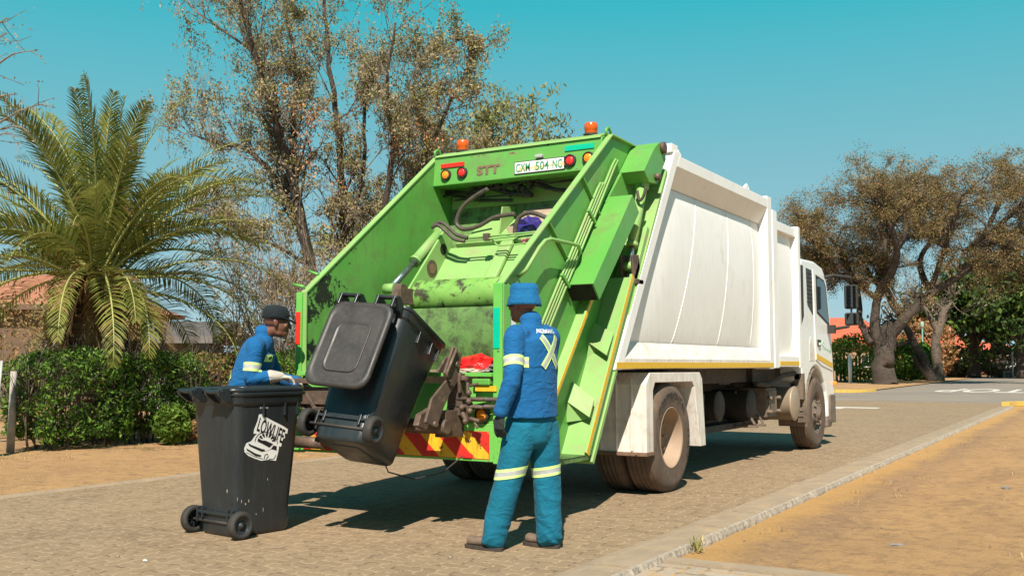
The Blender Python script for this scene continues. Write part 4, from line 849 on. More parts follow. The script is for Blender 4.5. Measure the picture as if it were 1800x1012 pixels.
pxplate([(740, 728), (760, 716), (768, 735), (752, 756), (735, 748)], -4.36, .05, rust, 'lifter_foot')
mb = MB(); mb.beam(PD(515, 668, 8.40), (-5.3, 6.35, 1.09), .06, .035); mb.box(-5.9, -5.35, 6.35, 6.5, .92, 1.06); mb.tube([(-5.95, 6.4, 1.0), (-5.2, 6.4, 1.0)], .025, 8); mb.tube([(-5.85, 6.42, 1.1), (-5.65, 6.4, 1.16), (-5.5, 6.42, 1.1)], .03, 8)
mb.beam((-5.78, 6.36, 1.02), (-5.66, 6.36, .88), .03, .03); mb.tube([(-5.9, 6.42, .9), (-5.4, 6.38, .92)], .015, 8); mb.ball((-5.82, 6.40, .88), .03, 8); mb.ball((-6.0, 6.5, 1.12), .04, 8)
par('lifter_crossbar', mb, rust, .004, lifter)
cbm = MB(); P = [PZ(700, 812, .52), PZ(735, 822, .38), PZ(800, 812, .42), PZ(850, 800, .5)]; cbm.tube([(-5.1, 6.5, .55), (-4.95, 6.42, .40), (-4.7, 6.42, .36), (-4.45, 6.45, .42), (-4.3, 6.5, .55)], .006, 6); par('loose_cable', cbm, black, 0, lifter)
# --- rubbish lying in the loader
p = PY(838, 642, 6.86); crumple('plastic_bag', tuple(p), (.16, .13, .08), redbag, 'shiny red plastic bag lying in the hopper of the truck', 'plastic bag', seed=2)
p = PY(868, 648, 6.84); crumple('plastic_bag', tuple(p), (.10, .08, .035), surf('grey_film', (.25, .24, .22), (.05, .05, .05), .4, scale=18), 'crumpled grey and black plastic film beside the red bag in the hopper', 'plastic bag', seed=6)
p = PY(826, 652, 6.72); crumple('plastic_bag', tuple(p), (.11, .06, .02), surf('dirty_cream', (.55, .45, .36), None, .7), 'flattened dirty cream wrapper at the hopper edge under the red bag', 'plastic bag', seed=4)
p = PY(928, 400, 8.36); crumple('plastic_packet', tuple(p), (.14, .08, .11), purple, 'dark purple packet lying on top of the loader under the hose', 'packet', seed=7)
p = PY(930, 424, 8.05); crumple('plastic_packet', tuple(p), (.075, .03, .028), pink, 'pink and white packet at the end of the thin pipes', 'packet', seed=9, yaw=.3)
bxo = obj('cardboard_box', MB().prism([(8.50, 2.60), (8.60, 2.74), (8.93, 2.90), (8.9, 2.8)], 0, -5.02, -4.60), card, None, .006); tag(bxo, 'flattened cardboard box lying under the header beam of the truck', 'cardboard box')
bxo = obj('cardboard_box', MB().beam((-5.0, 8.38, 2.52), (-4.82, 8.40, 2.62), .05, .13), card, None, .004); tag(bxo, 'small torn piece of cardboard beside the purple packet', 'cardboard box')
# ------------------------------------------------------------------ wheeled bins
def rrect(w, d, cy, z, rc, n=5, skew=0):
    out = []
    for (sx, sy, a0) in ((1, 1, 0), (-1, 1, 90), (-1, -1, 180), (1, -1, 270)):
        for i in range(n + 1):
            a = radians(a0 + 90 * i / n); out.append((sx * (w / 2 - rc) + rc * cos(a), cy + sy * (d / 2 - rc) + rc * sin(a), z))
    return out
def loft(mb, rings, m=0, cap0=True, cap1=False, sm=True):
    n = len(rings[0]); b = len(mb.v)
    for r in rings: mb.v += [tuple(p) for p in r]
    for i in range(len(rings) - 1):
        for j in range(n): mb.f.append((b + i * n + j, b + i * n + (j + 1) % n, b + (i + 1) * n + (j + 1) % n, b + (i + 1) * n + j)); mb.m.append(m); mb.s.append(sm)
    if cap0: mb.f.append(tuple(range(b, b + n))[::-1]); mb.m.append(m); mb.s.append(False)
    if cap1: k = b + (len(rings) - 1) * n; mb.f.append(tuple(range(k, k + n))); mb.m.append(m); mb.s.append(False)
def W_(z): return .415 + .125 * z, .50 + .135 * z, .015 + .0 * z   # width, depth, centre y of the shell at height z
def make_bin(label, loc, rot, lid_open):
    root = thing('wheeled_bin', label, 'wheeled bin', loc, rot, 'charcoal wheeled bins')
    B = MB(); rings = []
    for z, k in ((0.0, -.035), (.012, -.01), (.03, 0), (.13, 0)): w, d, cy = W_(z); rings.append(rrect(w + k, d + k, cy, z, .055))
    w, d, cy = W_(.135); rings.append(rrect(w, d - .0, cy, .135, .06))
    for z in (.2, .4, .6, .8, .94): w, d, cy = W_(z); rings.append(rrect(w, d, cy, z, .075))
    w, d, cy = W_(.95); rings.append(rrect(w, d, cy, .95, .075)); rings.append(rrect(w + .03, d + .035, cy + .005, .965, .08)); rings.append(rrect(w + .035, d + .04, cy + .005, 1.02, .08)); rings.append(rrect(w + .055, d + .07, cy + .01, 1.022, .085)); rings.append(rrect(w + .055, d + .07, cy + .01, 1.045, .085)); rings.append(rrect(w - .02, d - .02, cy, 1.045, .07))
    for z in (.9, .5, .1, .03): w, d, cy = W_(z); rings.append(rrect(w - .03, d - .03, cy, z, .06))
    loft(B, rings, 0, True, True)
    shell = obj('bin_body', B, binm, root, .003, abs_=False)
    # comb ribs under the rim (sides), wheel axle seat, base panel
    for sx in (1, -1):
        for y in (-.06, .14, .26):
            w, d, cy = W_(.93); r = MB(); r.prism([(y, .965), (y + .012, .965), (y + .012, .87), (y, .87)], 0, *sorted((sx * (w / 2 - .01), sx * (w / 2 + .018)))); obj('comb_rib', r, binm, shell, .002, abs_=False)
    r = MB(); r.box(-.21, .21, -.265, -.20, .155, .175); r.box(-.215, -.20, -.27, -.2, .09, .2); r.box(.20, .215, -.27, -.2, .09, .2)
    for x in (-.16, .14): r.box(x, x + .018, -.268, -.22, .12, .2)
    obj('axle_seat', r, binm, shell, .003, abs_=False)
    r = MB(); r.tube([(-.29, -.245, .10), (.29, -.245, .10)], .011, 10); obj('axle', r, under, root, 0, abs_=False)
    r = MB(); loft(r, [rrect(.25, .30, .02, -.004, .03), rrect(.25, .30, .02, .004, .03)], 0, True, True, False); loft(r, [rrect(.225, .275, .02, -.0055, .025), rrect(.225, .275, .02, .002, .025)], 0, True, True, False); obj('base_panel', r, binm, shell, .001, abs_=False)
    for sx in (1, -1):
        w_ = bpy.data.objects.new('wheel', None); col.objects.link(w_); w_.parent = root; w_.location = (sx * .275, -.245, .10)
        t = MB(); t.lathe([(.062, 0), (.066, -.006), (.086, -.008), (.097, .002), (.1005, .012), (.1005, .045), (.096, .055), (.07, .055), (.062, .048)], (sx * .03, 0, 0), (-sx, 0, 0), 40, close=False); obj('tyre', t, black, w_, 0, abs_=False, norm=False)
        t = MB(); t.lathe([(.0635, .002), (.058, .003), (.055, .014), (.030, .016), (.028, .006), (.016, .004), (.014, -.002), (.0, -.004)], (sx * .03, 0, 0), (-sx, 0, 0), 32, close=False)
        for k in range(8):
            a = 2 * pi * k / 8; t.beam((sx * .0, .02 * cos(a), .02 * sin(a)), (sx * .0, .062 * cos(a), .062 * sin(a)), .008, .008, (1, 0, 0))
        obj('rim', t, binm, w_, 0, abs_=False)
    # handle bar with hinge brackets behind the rim
    for a, b in ((-.235, -.085), (.085, .235)):
      hd = MB()
      for x in (a, b):
        hd.prism([(-.33, 1.045), (-.40, 1.075), (-.435, 1.06), (-.43, 1.03), (-.36, .98), (-.31, .965)], 0, x - .012, x + .012)
      hd.tube([(a, -.415, 1.052), (b, -.415, 1.052)], .016, 10)
      obj('handle', hd, binm, root, .003, abs_=False)
    # lid
    L = MB(); w, d = (.525 if lid_open else .565), (.67 if lid_open else .70)
    prof = [(w, d, 0.0), (w + .012, d + .012, .004), (w + .012, d + .012, .022), (w - .01, d - .01, .034), (w - .05, d - .05, .036), (w - .065, d - .065, .030), (w - .10, d - .10, .030)]
    loft(L, [rrect(a, b, .0, z, .10) for a, b, z in prof], 0, True, True)
    me = rawmesh('lid', L.v, L.f, [lidm if lid_open else binm], L.m, L.s)
    lid = put('lid', me, root, False)
    bm = bmesh.new(); bm.from_mesh(me); bmesh.ops.recalc_face_normals(bm, faces=bm.faces); bm.to_mesh(me); bm.free()
    g_ = MB()
    ring = lambda w, d, z, rc, cy=.03: rrect(w, d, cy, z, rc, 6)
    V = [ring(.30, .40, .030, .07), ring(.30, .40, .038, .07), ring(.275, .375, .040, .06), ring(.25, .35, .024, .05), ring(.22, .32, .022, .05)]
    loft(g_, V, 0, False, True); gp = obj('moulded_grip', g_, lidm if lid_open else binm, lid, 0, abs_=False)
    g_ = MB(); g_.box(-.10, .10, .028, .032, .022, .026); g_.box(-.10, .10, -.03, -.027, .022, .025); obj('moulded_line', g_, black, lid, 0, abs_=False)
    for x in (-.16, .16):
        g_ = MB(); g_.box(x - .08, x - .06, -.41, -.32, .0, .03); g_.box(x + .06, x + .08, -.41, -.32, .0, .03); g_.tube([(x - .09, -.405, .01), (x + .09, -.405, .01)], .013, 10); obj('hinge', g_, binm, lid, .003, abs_=False)
    if lid_open: lid.matrix_local = Matrix.Translation((0, -.425, 1.045)) @ Matrix.Rotation(radians(-93), 4, 'X') @ Matrix.Translation((0, .405, 0)) @ Matrix.Diagonal((1, 1, -1, 1))
    else: lid.location = (0, .01, 1.046)
    return root, shell
stand, stand_shell = make_bin('upright charcoal wheeled bin with a white LOWLIFE car sticker standing on the paving', (-5.646, 5.563, 0), (0, 0, radians(-6.8)), False)
lift, lift_shell = make_bin('tilted charcoal wheeled bin hanging open on the lifter of the truck', (-4.728, 5.712, .62), (-radians(25), 0, radians(7.3)), True)
lift.rotation_mode = 'ZXY' if False else 'XYZ'
lift.rotation_euler = (Matrix.Rotation(radians(7.3), 3, 'Z') @ Matrix.Rotation(radians(-25), 3, 'X') @ Matrix.Rotation(radians(5), 3, 'Y')).to_euler()
# sticker and small print on the upright bin: flat vinyl on the side wall (plane of the tapered side)
def binside(px, py, off):
    R = Matrix.Rotation(radians(-6.8), 3, 'Z'); Ri = R.transposed()
    o = Ri @ (Vector(C0) - stand.location); d = Ri @ Vector(ray(px, py))
    # side plane x = (.415+.125 z)/2
    k = (.2075 + .0625 * o.z - o.x) / (d.x - .0625 * d.z); p = o + d * k; return Vector((p.x + off, p.y, p.z - off * .06))
cc = lambda x, y, off: binside(410 + x / 7.785, 700 + y / 7.785, off)
def decal(polys, m_, off, name, parent):
    mb = MB()
    for p in polys: mb.add([cc(x, y, off) for x, y in p], [tuple(range(len(p)))])
    return obj(name, mb, m_, parent, 0, abs_=False, norm=False)
white_poly = [(350, 215), (410, 215), (408, 255), (450, 258), (540, 305), (620, 345), (680, 375), (745, 420), (735, 480), (700, 475), (705, 540), (680, 545), (665, 600), (650, 660), (625, 650), (610, 740), (580, 850), (480, 835), (380, 850), (290, 820), (200, 780), (150, 730), (145, 680), (175, 610), (245, 580), (285, 520), (320, 480), (275, 480), (280, 430), (330, 300)]
dec = decal([white_poly], whiteflat, .003, 'sticker', stand_shell)
blk = []
def ell(cx, cy, rx, ry, a0=0, a1=360, n=20): return [(cx + rx * cos(radians(a0 + (a1 - a0) * i / n)), cy + ry * sin(radians(a0 + (a1 - a0) * i / n))) for i in range(n + (0 if a1 - a0 == 360 else 1))]
def line(pts, w):
    out = []
    for a, b in zip(pts, pts[1:]):
        d = Vector((b[0] - a[0], b[1] - a[1])).normalized() * w / 2; out.append([(a[0] - d.y, a[1] + d.x), (b[0] - d.y, b[1] + d.x), (b[0] + d.y, b[1] - d.x), (a[0] + d.y, a[1] - d.x)])
    return out
blk += line([(290, 590), (300, 550), (330, 500), (380, 465), (440, 455), (500, 470), (560, 510), (590, 560), (600, 620)], 9)
for k in range(7):
    a = radians(200 + k * 24); c_ = (450, 600)
    blk.append([(c_[0] + 75 * cos(a - .09), c_[1] + 75 * sin(a - .09)), (c_[0] + 128 * cos(a - .15), c_[1] + 128 * sin(a - .15)), (c_[0] + 128 * cos(a + .15), c_[1] + 128 * sin(a + .15)), (c_[0] + 75 * cos(a + .09), c_[1] + 75 * sin(a + .09))])
blk += [[(325, 585), (370, 568), (440, 575), (540, 620), (490, 670), (400, 620)], [(545, 640), (590, 650), (588, 705), (530, 690), (510, 690)], [(205, 610), (240, 632), (390, 690), (425, 695), (430, 720), (380, 725), (230, 655), (205, 635)], [(175, 680), (300, 750), (380, 775), (370, 795), (300, 785), (180, 705)]]
blk += line([(175, 735), (280, 790), (400, 825)], 7) + line([(415, 830), (430, 770), (460, 755), (475, 790), (440, 830)], 9) + line([(480, 825), (550, 825), (580, 770)], 7) + line([(430, 720), (520, 690), (600, 710)], 3)
decal(blk, blackflat, .0045, 'sticker_car', dec)
def dtext(s, o, u, v, m_, off, name, parent, bold=0.0):
    V, Fs = textmesh(s, 1, bold); x0 = min(p.x for p in V); x1 = max(p.x for p in V); y0 = min(p.y for p in V); y1 = max(p.y for p in V)
    mb = MB(); mb.add([cc(o[0] + u[0] * (p.x - x0) / (x1 - x0) + v[0] * (p.y - y0) / (y1 - y0) , o[1] + u[1] * (p.x - x0) / (x1 - x0) + v[1] * (p.y - y0) / (y1 - y0), off) for p in V], Fs); return obj(name, mb, m_, parent, 0, abs_=False, norm=False)
dtext('LOWLIFE', (312, 440), (350, 175), (50, -185), blackflat, .0045, 'sticker_lettering', dec, .02)
dtext('511001', (362, 140), (110, 0), (0, -26), whiteflat, .003, 'small_number', stand_shell)
# scuffs and paint marks on the upright bin
mb = MB(); rr_ = random.Random(5)
def scuff(px, py, w, h):
    a = [(px + w * rr_.uniform(.4, 1) * cos(t * pi / 3), py + h * rr_.uniform(.4, 1) * sin(t * pi / 3)) for t in range(6)]; mb.add([binside(x, y, .0025) for x, y in a], [tuple(range(6))])
for (x, y, w, h) in ((424, 880, 1.2, 4), (431, 885, 2, 3.5), (437, 880, 1, 4), (417, 876, 1.2, 5), (399, 862, 2, 6), (462, 895, .9, 5), (470, 842, .8, 3), (450, 902, 1, 3)): scuff(x, y, w, h)
o_ = obj('scuff_marks', mb, surf('pale_scuff', (.40, .30, .22), (.5, .42, .36), .8), stand_shell, 0, abs_=False, norm=False)

# ------------------------------------------------------------------ people
def chain(mb, pts, radii, side, n=18):
    """closed tapered limb with elliptical sections; side = direction of the first radius"""
    pts = [Vector(p) for p in pts]; side = Vector(side); k = len(pts); rings = []
    def ring(p, d, ra, rb):
        u = (side - d * side.dot(d)).normalized(); w = d.cross(u); return [p + u * ra * cos(2 * pi * j / n) + w * rb * sin(2 * pi * j / n) for j in range(n)]
    for i in range(k):
        d = (pts[min(i + 1, k - 1)] - pts[max(i - 1, 0)]).normalized(); ra, rb = radii[i] if isinstance(radii[i], tuple) else (radii[i],) * 2
        if i == 0:
            for t in (60, 30): rings.append(ring(pts[0] - d * min(ra, rb) * sin(radians(t)) * .8, d, ra * cos(radians(t)), rb * cos(radians(t))))
        rings.append(ring(pts[i], d, ra, rb))
        if i == k - 1:
            for t in (30, 60): rings.append(ring(pts[-1] + d * min(ra, rb) * sin(radians(t)) * .8, d, ra * cos(radians(t)), rb * cos(radians(t))))
    loft(mb, rings, 0, True, True)
def catmull(P, R, sub=4):
    P = [Vector(p) for p in P]; R = [r if isinstance(r, tuple) else (r, r) for r in R]; oP, oR = [], []
    for i in range(len(P) - 1):
        p0, p1, p2, p3 = P[max(i - 1, 0)], P[i], P[i + 1], P[min(i + 2, len(P) - 1)]
        for k in range(sub):
            t = k / sub; oP.append(.5 * ((2 * p1) + (p2 - p0) * t + (2 * p0 - 5 * p1 + 4 * p2 - p3) * t * t + (3 * p1 - p0 - 3 * p2 + p3) * t ** 3))
            oR.append(tuple(R[i][j] * (1 - t) + R[i + 1][j] * t for j in (0, 1)))
    return oP + [P[-1]], oR + [R[-1]]
def vox(mb, size, it=6, fac=.5):
    me = rawmesh('v', mb.v, mb.f, []); bm = bmesh.new(); bm.from_mesh(me); bmesh.ops.recalc_face_normals(bm, faces=bm.faces); bm.to_mesh(me); bm.free()
    o = bpy.data.objects.new('v', me); col.objects.link(o); r = o.modifiers.new('r', 'REMESH'); r.mode = 'VOXEL'; r.voxel_size = size
    s = o.modifiers.new('s', 'SMOOTH'); s.iterations = it; s.factor = fac
    dg = bpy.context.evaluated_depsgraph_get(); out = bpy.data.meshes.new_from_object(o.evaluated_get(dg)); bpy.data.objects.remove(o)
    return out
def cloth_fold(me, amp, fn):
    nrm = [v.normal.copy() for v in me.vertices]
    for v, n in zip(me.vertices, nrm): v.co += n * amp * fn(v.co)
    me.update()
def wear(name, me, mats, parent, smooth=True):
    for m in mats: me.materials.append(m)
    me.polygons.foreach_set('use_smooth', np.full(len(me.polygons), smooth)); me.name = name; return put(name, me, parent, False)
def band(src, keep, planes, mats, name, parent, off=.004):
    """copy of the garment surface between planes [(point, normal, matindex)...] stacked; keep(co) filters"""
    bm = bmesh.new(); bm.from_mesh(src.data); n = planes[0][1]
    for f_ in bm.faces: f_.material_index = 0
    for (p, _) in planes: bmesh.ops.bisect_plane(bm, geom=bm.verts[:] + bm.edges[:] + bm.faces[:], plane_co=p, plane_no=n, dist=1e-5)
    lo = planes[0][0].dot(n); hi = planes[-1][0].dot(n); bm.normal_update(); dead = []
    for f in bm.faces:
        c = f.calc_center_median(); d = c.dot(n)
        if d < lo or d > hi or not keep(c): dead.append(f)
        else:
            for k in range(len(planes) - 1):
                if planes[k][0].dot(n) <= d <= planes[k + 1][0].dot(n): f.material_index = k % 2
    bmesh.ops.delete(bm, geom=dead, context='FACES')
    for v in bm.verts: v.co += v.normal * off
    me = bpy.data.meshes.new(name); bm.to_mesh(me); bm.free()
    return wear(name, me, mats, parent)
def bandplanes(p, n, w): n = Vector(n).normalized(); p = Vector(p); return [(p + n * w * t, n) for t in (-.5, -.22, .22, .5)]
def strips(src, P0, U, V, D, segs, mats_, name, parent, off=.006):
    """flat artwork pressed on the garment: segs in (u,v) mapped from P0, projected along D"""
    bv = BVHTree.FromPolygons([v.co[:] for v in src.data.vertices], [p.vertices[:] for p in src.data.polygons]); mb = MB(); P0, U, V, D = Vector(P0), Vector(U), Vector(V), Vector(D).normalized()
    def pr_(u, v, o=off):
        s = P0 + U * u + V * v - D * .4; h = bv.ray_cast(s, D, 1.0)
        return (h[0] - D * o) if h[0] else s + D * .4
    for (a, b, w, m, o) in segs:
        a = Vector(a); b = Vector(b); d = (b - a); q = Vector((-d.y, d.x)).normalized() * w / 2; n = 10; vs = []
        for i in range(n + 1):
            c = a + d * i / n
            for t in (-1, -.33, .33, 1): e = c + q * t; vs.append(pr_(e.x, e.y, o))
        mb.add(vs, [(i * 4 + k, i * 4 + k + 1, (i + 1) * 4 + k + 1, (i + 1) * 4 + k) for i in range(n) for k in range(3)], m)
    return obj(name, mb, mats_, parent, 0, abs_=False, norm=False), pr_
def hand(mb, wrist, knuck, palmn, curl, side, L=.085):
    """palm + five fingers; wrist->knuck axis, palmn palm normal, side thumb direction"""
    wrist, knuck, palmn, side = Vector(wrist), Vector(knuck), Vector(palmn).normalized(), Vector(side).normalized(); ax = (knuck - wrist).normalized()
    chain(mb, [wrist, wrist.lerp(knuck, .5), knuck], [(.030, .022), (.043, .020), (.044, .017)], side)
    for i, (f, ln) in enumerate(((.033, .92), (.011, 1.0), (-.011, .94), (-.032, .76))):
        p = knuck + side * f; d = ax.copy(); pts = [p - ax * .012]; R = []
        for k, sg in enumerate((.42, .32, .26)):
            d = (d * cos(curl * (1 + .15 * i)) + palmn * sin(curl * (1 + .15 * i))).normalized(); pts.append(pts[-1] + d * L * ln * sg + (ax * .012 if k == 0 else Vector()))
        chain(mb, pts, [.0115, .0108, .0098, .0085], side, 10)
    p = wrist.lerp(knuck, .3) + side * .028; d1 = (ax * .7 + side * .7 + palmn * .3).normalized(); d2 = (ax * .95 + side * .15 + palmn * .5).normalized()
    chain(mb, [p, p + d1 * .035, p + d1 * .035 + d2 * .032, p + d1 * .035 + d2 * .055], [.014, .013, .0115, .0095], palmn, 10)
def head_parts(mb, c, f, r, u, k=1.0):
    """skull, jaw, face features; f facing, r right, u up"""
    c, f, r, u = Vector(c), Vector(f).normalized(), Vector(r).normalized(), Vector(u).normalized()
    P = lambda a, b, z: c + r * a * k + f * b * k + u * z * k
    def el(p, ra, rb, rz, tilt=0):
        b = len(mb.v); mb2 = MB().ball((0, 0, 0), (ra * k, rb * k, rz * k), 14); M = Matrix((r, f, u)).transposed()
        mb.add([p + M @ (Matrix.Rotation(tilt, 3, 'X') @ Vector(v)) for v in mb2.v], mb2.f, 0, True)
    el(P(0, -.015, .035), .077, .096, .085); el(P(0, .025, -.02), .064, .070, .082); el(P(0, .052, -.075), .044, .042, .038); el(P(0, .03, -.07), .055, .05, .04)
    el(P(0, .078, .038), .052, .024, .016); el(P(0, .100, -.002), .012, .018, .030, .35); el(P(0, .108, -.018), .018, .016, .013); el(P(0, .092, -.048), .026, .017, .009); el(P(0, .090, -.060), .024, .017, .010); el(P(0, .082, -.085), .025, .018, .018)
    for s in (1, -1): el(P(s * .040, .072, -.012), .022, .016, .02); el(P(s * .078, -.012, .0), .010, .020, .033, .15); el(P(s * .083, -.018, .006), .006, .016, .024, .15)
    return P
def person(name_label, base, yaw, J, cfg):
    root = thing('person', name_label, 'person', base, (0, 0, 0)); f = Vector((cos(yaw), sin(yaw), 0)); r = Vector((sin(yaw), -cos(yaw), 0))
    q = {k: r * v[0] + f * v[1] + Vector((0, 0, v[2])) for k, v in J.items()}; U = Vector((0, 0, 1))
    hy = cfg.get('head_yaw', 0); hf = (f * cos(hy) - r * sin(hy)); hp = cfg.get('head_pitch', 0); hr = hf.cross(U); hu = (U * cos(hp) + hf * sin(hp)).normalized(); hf = hu.cross(hr)
    sh = (q['Rsh'] - q['Lsh']).normalized(); hp_ = (q['Rhip'] - q['Lhip']).normalized(); mid = (q['Lhip'] + q['Rhip']) / 2; chest = (q['Lsh'] + q['Rsh']) / 2
    # body (one continuous mesh under the clothes)
    B = MB(); P = head_parts(B, q['head'], hf, hr, hu, 1.04)
    chain(B, [q['head'] - hu * .05 - hf * .012, q['neck'] + U * .03, q['neck'] - U * .03], [(.052, .055), (.055, .058), (.085, .07)], sh)
    chain(B, [q['neck'] - U * .02, chest - U * .08, chest.lerp(mid, .6), mid], [(.10, .06), (.155, .095), (.13, .09), (.14, .10)], sh)
    for s in 'LR':
        chain(B, [q[s + 'sh'], q[s + 'elb'], q[s + 'wr']], [.05, .038, .028], sh); chain(B, [q[s + 'hip'], q[s + 'kn'], q[s + 'ank']], [.085, .055, .04], sh); chain(B, [q[s + 'ank'], q[s + 'ank'] + Vector(q[s + 'toe'] - q[s + 'ank']) * .6], [.04, .035], sh)
    body_ = wear('body', vox(B, .0065, 4), [skin], root)
    e = MB()
    for s in (1, -1): e.ball(tuple(P(s * .032, .078, .008)), .0125, 10)
    e1 = obj('eyes', e, surf('eye_white', (.55, .5, .45), None, .2) if 'eye_white' not in MAT else MAT['eye_white'], body_, 0, abs_=False)
    e = MB()
    for s in (1, -1): e.ball(tuple(P(s * .032, .0872, .008)), .0055, 8)
    obj('irises', e, blackflat, e1, 0, abs_=False)
    # jacket
    jk = MB(); jd = cfg['jacket']; hem = cfg['hem']; hemc = q['hem'] if 'hem' in q else mid + U * (hem - mid.z)
    P2, R2 = catmull([q['neck'] + U * .015, q['neck'] - U * .045, chest - U * .02, chest.lerp(hemc, .35), chest.lerp(hemc, .7), hemc + U * .0], [(.085, .072), (.150, .088), jd[0], jd[1], jd[2], jd[3]], 4); chain(jk, P2, R2, sh, 28)
    for s in 'LR':
        sgn = 1 if s == 'R' else -1; s0 = q[s + 'sh']
        P2, R2 = catmull([s0 - sh * sgn * .07 + U * .005, s0, s0.lerp(q[s + 'elb'], .4), q[s + 'elb'], q[s + 'elb'].lerp(q[s + 'wr'], .5), q[s + 'wr']], [.07, (.072, .075), .068, .060, .056, .050], 5); chain(jk, P2, R2, sh, 18)
    c0 = q['neck'] + U * .025
    P2, R2 = [c0 - U * .05, c0 + U * .005 + hf * .004, c0 + U * .035 + hf * .006], [(.082, .075), (.073, .072), (.074, .074)]; chain(jk, P2, R2, sh, 24)
    me = vox(jk, .0085, 5)
    def jf(co):
        w = Vector((co.x * 3, co.y * 3, co.z * 9)); k = 1 - min(1, abs(co.z - (hem + .06)) / .12)
        v = (1 - abs(noise.noise(Vector((co.x * 6 + 3 + co.z * 3, co.y * 6, co.z * 3 + noise.noise(co * 5))))) * 2.6) * .8 + noise.noise(w * .9) * .3 + max(0, k) * .5 * sin(40 * (co.x * f.x + co.y * f.y) + 4 * noise.noise(co * 8))
        for s in 'LR':
            d = (co - q[s + 'elb']).length
            if d < .16: a = (co - q[s + 'elb']).dot((q[s + 'wr'] - q[s + 'sh']).normalized()); v += (1 - d / .16) * sin(a * 90 + 7 * noise.noise(co * 8)) * .8
            d = (co - q[s + 'wr']).length
            if d < .12: v += (1 - d / .12) * .3 * sin(co.z * 90 + 6 * noise.noise(co * 9))
        return v
    cloth_fold(me, .0042, jf)
    # open hem: cut bottom flat
    bm = bmesh.new(); bm.from_mesh(me); hn = (hemc - chest).normalized(); bmesh.ops.bisect_plane(bm, geom=bm.verts[:] + bm.edges[:] + bm.faces[:], plane_co=hemc, plane_no=hn, clear_outer=False)
    dead = [v for v in bm.verts if (v.co - hemc).dot(hn) > 1e-4 and (v.co - hemc).length < .28 and min((v.co - q['Lwr']).length, (v.co - q['Rwr']).length) > .10]; bmesh.ops.delete(bm, geom=dead, context='VERTS'); bm.to_mesh(me); bm.free()
    jacket = wear('jacket', me, [jacket_m], root); so = jacket.modifiers.new('thick', 'SOLIDIFY'); so.thickness = .006; so.offset = -1
    # trousers
    tr = MB()
    P2, R2 = catmull([mid + U * .13, mid + U * .04, mid - U * .07], [(.158, .118), (.185, .135), (.180, .135)], 3); chain(tr, P2, R2, hp_, 28)
    for s in 'LR':
        h, k_, a = q[s + 'hip'], q[s + 'kn'], q[s + 'ank']
        P2, R2 = catmull([h + U * .0, h.lerp(k_, .35), h.lerp(k_, .75), k_, k_.lerp(a, .45), k_.lerp(a, .85), a - U * .025], [(.105, .12), (.112, .118), (.100, .102), (.094, .096), (.092, .095), (.090, .088), (.086, .086)], 5); chain(tr, P2, R2, hp_, 22)
    me = vox(tr, .0085, 4)
    def tf(co):
        v = (1 - abs(noise.noise(Vector((co.x * 7 + co.z * 2, co.y * 7 - co.z, co.z * 2.2 + noise.noise(co * 4) * .8)))) * 2.8) * .9
        for s in 'LR':
            a = q[s + 'ank']; d = Vector((co.x - a.x, co.y - a.y, 0)).length
            if d < .16 and co.z < .42: k = (1 - co.z / .42); v += k * k * 1.3 * sin(co.z * 55 + 7 * noise.noise(co * 6) + 18 * (co.x + co.y))
            kn = q[s + 'kn']; d = (co - kn).length
            if d < .2: v += (1 - d / .2) * .5 * sin(co.z * 50 + 9 * noise.noise(co * 6))
        if co.z > .6: v += .45 * sin(28 * (co.x * .8 + co.y * .4 + co.z * .9) + 8 * noise.noise(co * 5)) * min(1, (co.z - .6) / .15)
        return v
    cloth_fold(me, .0048, tf); trousers = wear('trousers', me, [trouser_m], root)
    return root, q, f, r, hf, hr, hu, P, body_, jacket, trousers, sh
def boot(root, heel, toe, ank, name='boot'):
    heel, toe, ank = Vector(heel), Vector(toe), Vector(ank); d = (toe - heel).normalized(); s = d.cross(Vector((0, 0, 1))); mb = MB(); L = (toe - heel).length
    chain(mb, [heel + d * .035 + Vector((0, 0, .055)), heel + d * L * .45 + Vector((0, 0, .055)), heel + d * L * .72 + Vector((0, 0, .05)), toe - d * .045 + Vector((0, 0, .05))], [(.036, .036), (.042, .036), (.049, .032), (.043, .036)], s, 16)
    chain(mb, [heel + d * .055 + Vector((0, 0, .06)), ank + Vector((0, 0, .03))], [(.040, .042), (.050, .055)], s, 16)
    me = vox(mb, .0065, 4); b = wear(name, me, [boot_m], root); mb = MB(); out = []
    for i in range(26):
        t = 2 * pi * i / 26; x = cos(t); w = .047 + .008 * max(0, x) ** 1; p = heel.lerp(toe, .5) + d * (L / 2 + .004) * x * (1 - .0) + s * w * (abs(sin(t)) ** .75) * (1 if sin(t) > 0 else -1); out.append(p)
    loft(mb, [[p + Vector((0, 0, z)) for p in out] for z in (.0, .026)], 0, True, True, False); obj('sole', mb, sole_m, b, .004, abs_=False)
def X_on_back(jk, c, f, r, root, size=.125):
    U = Vector((0, 0, 1)); segs = []
    for (a, b) in (((-.085, size), (.085, -size)), ((.085, size), (-.085, -size))):
        o = .006 if a[0] < 0 else .009
        segs += [(a, b, .052, 0, o), (a, b, .026, 1, o + .002)]
    return strips(jk, c - f * .1, r, U, f, segs, [lime, silver], 'reflective_cross', jk)

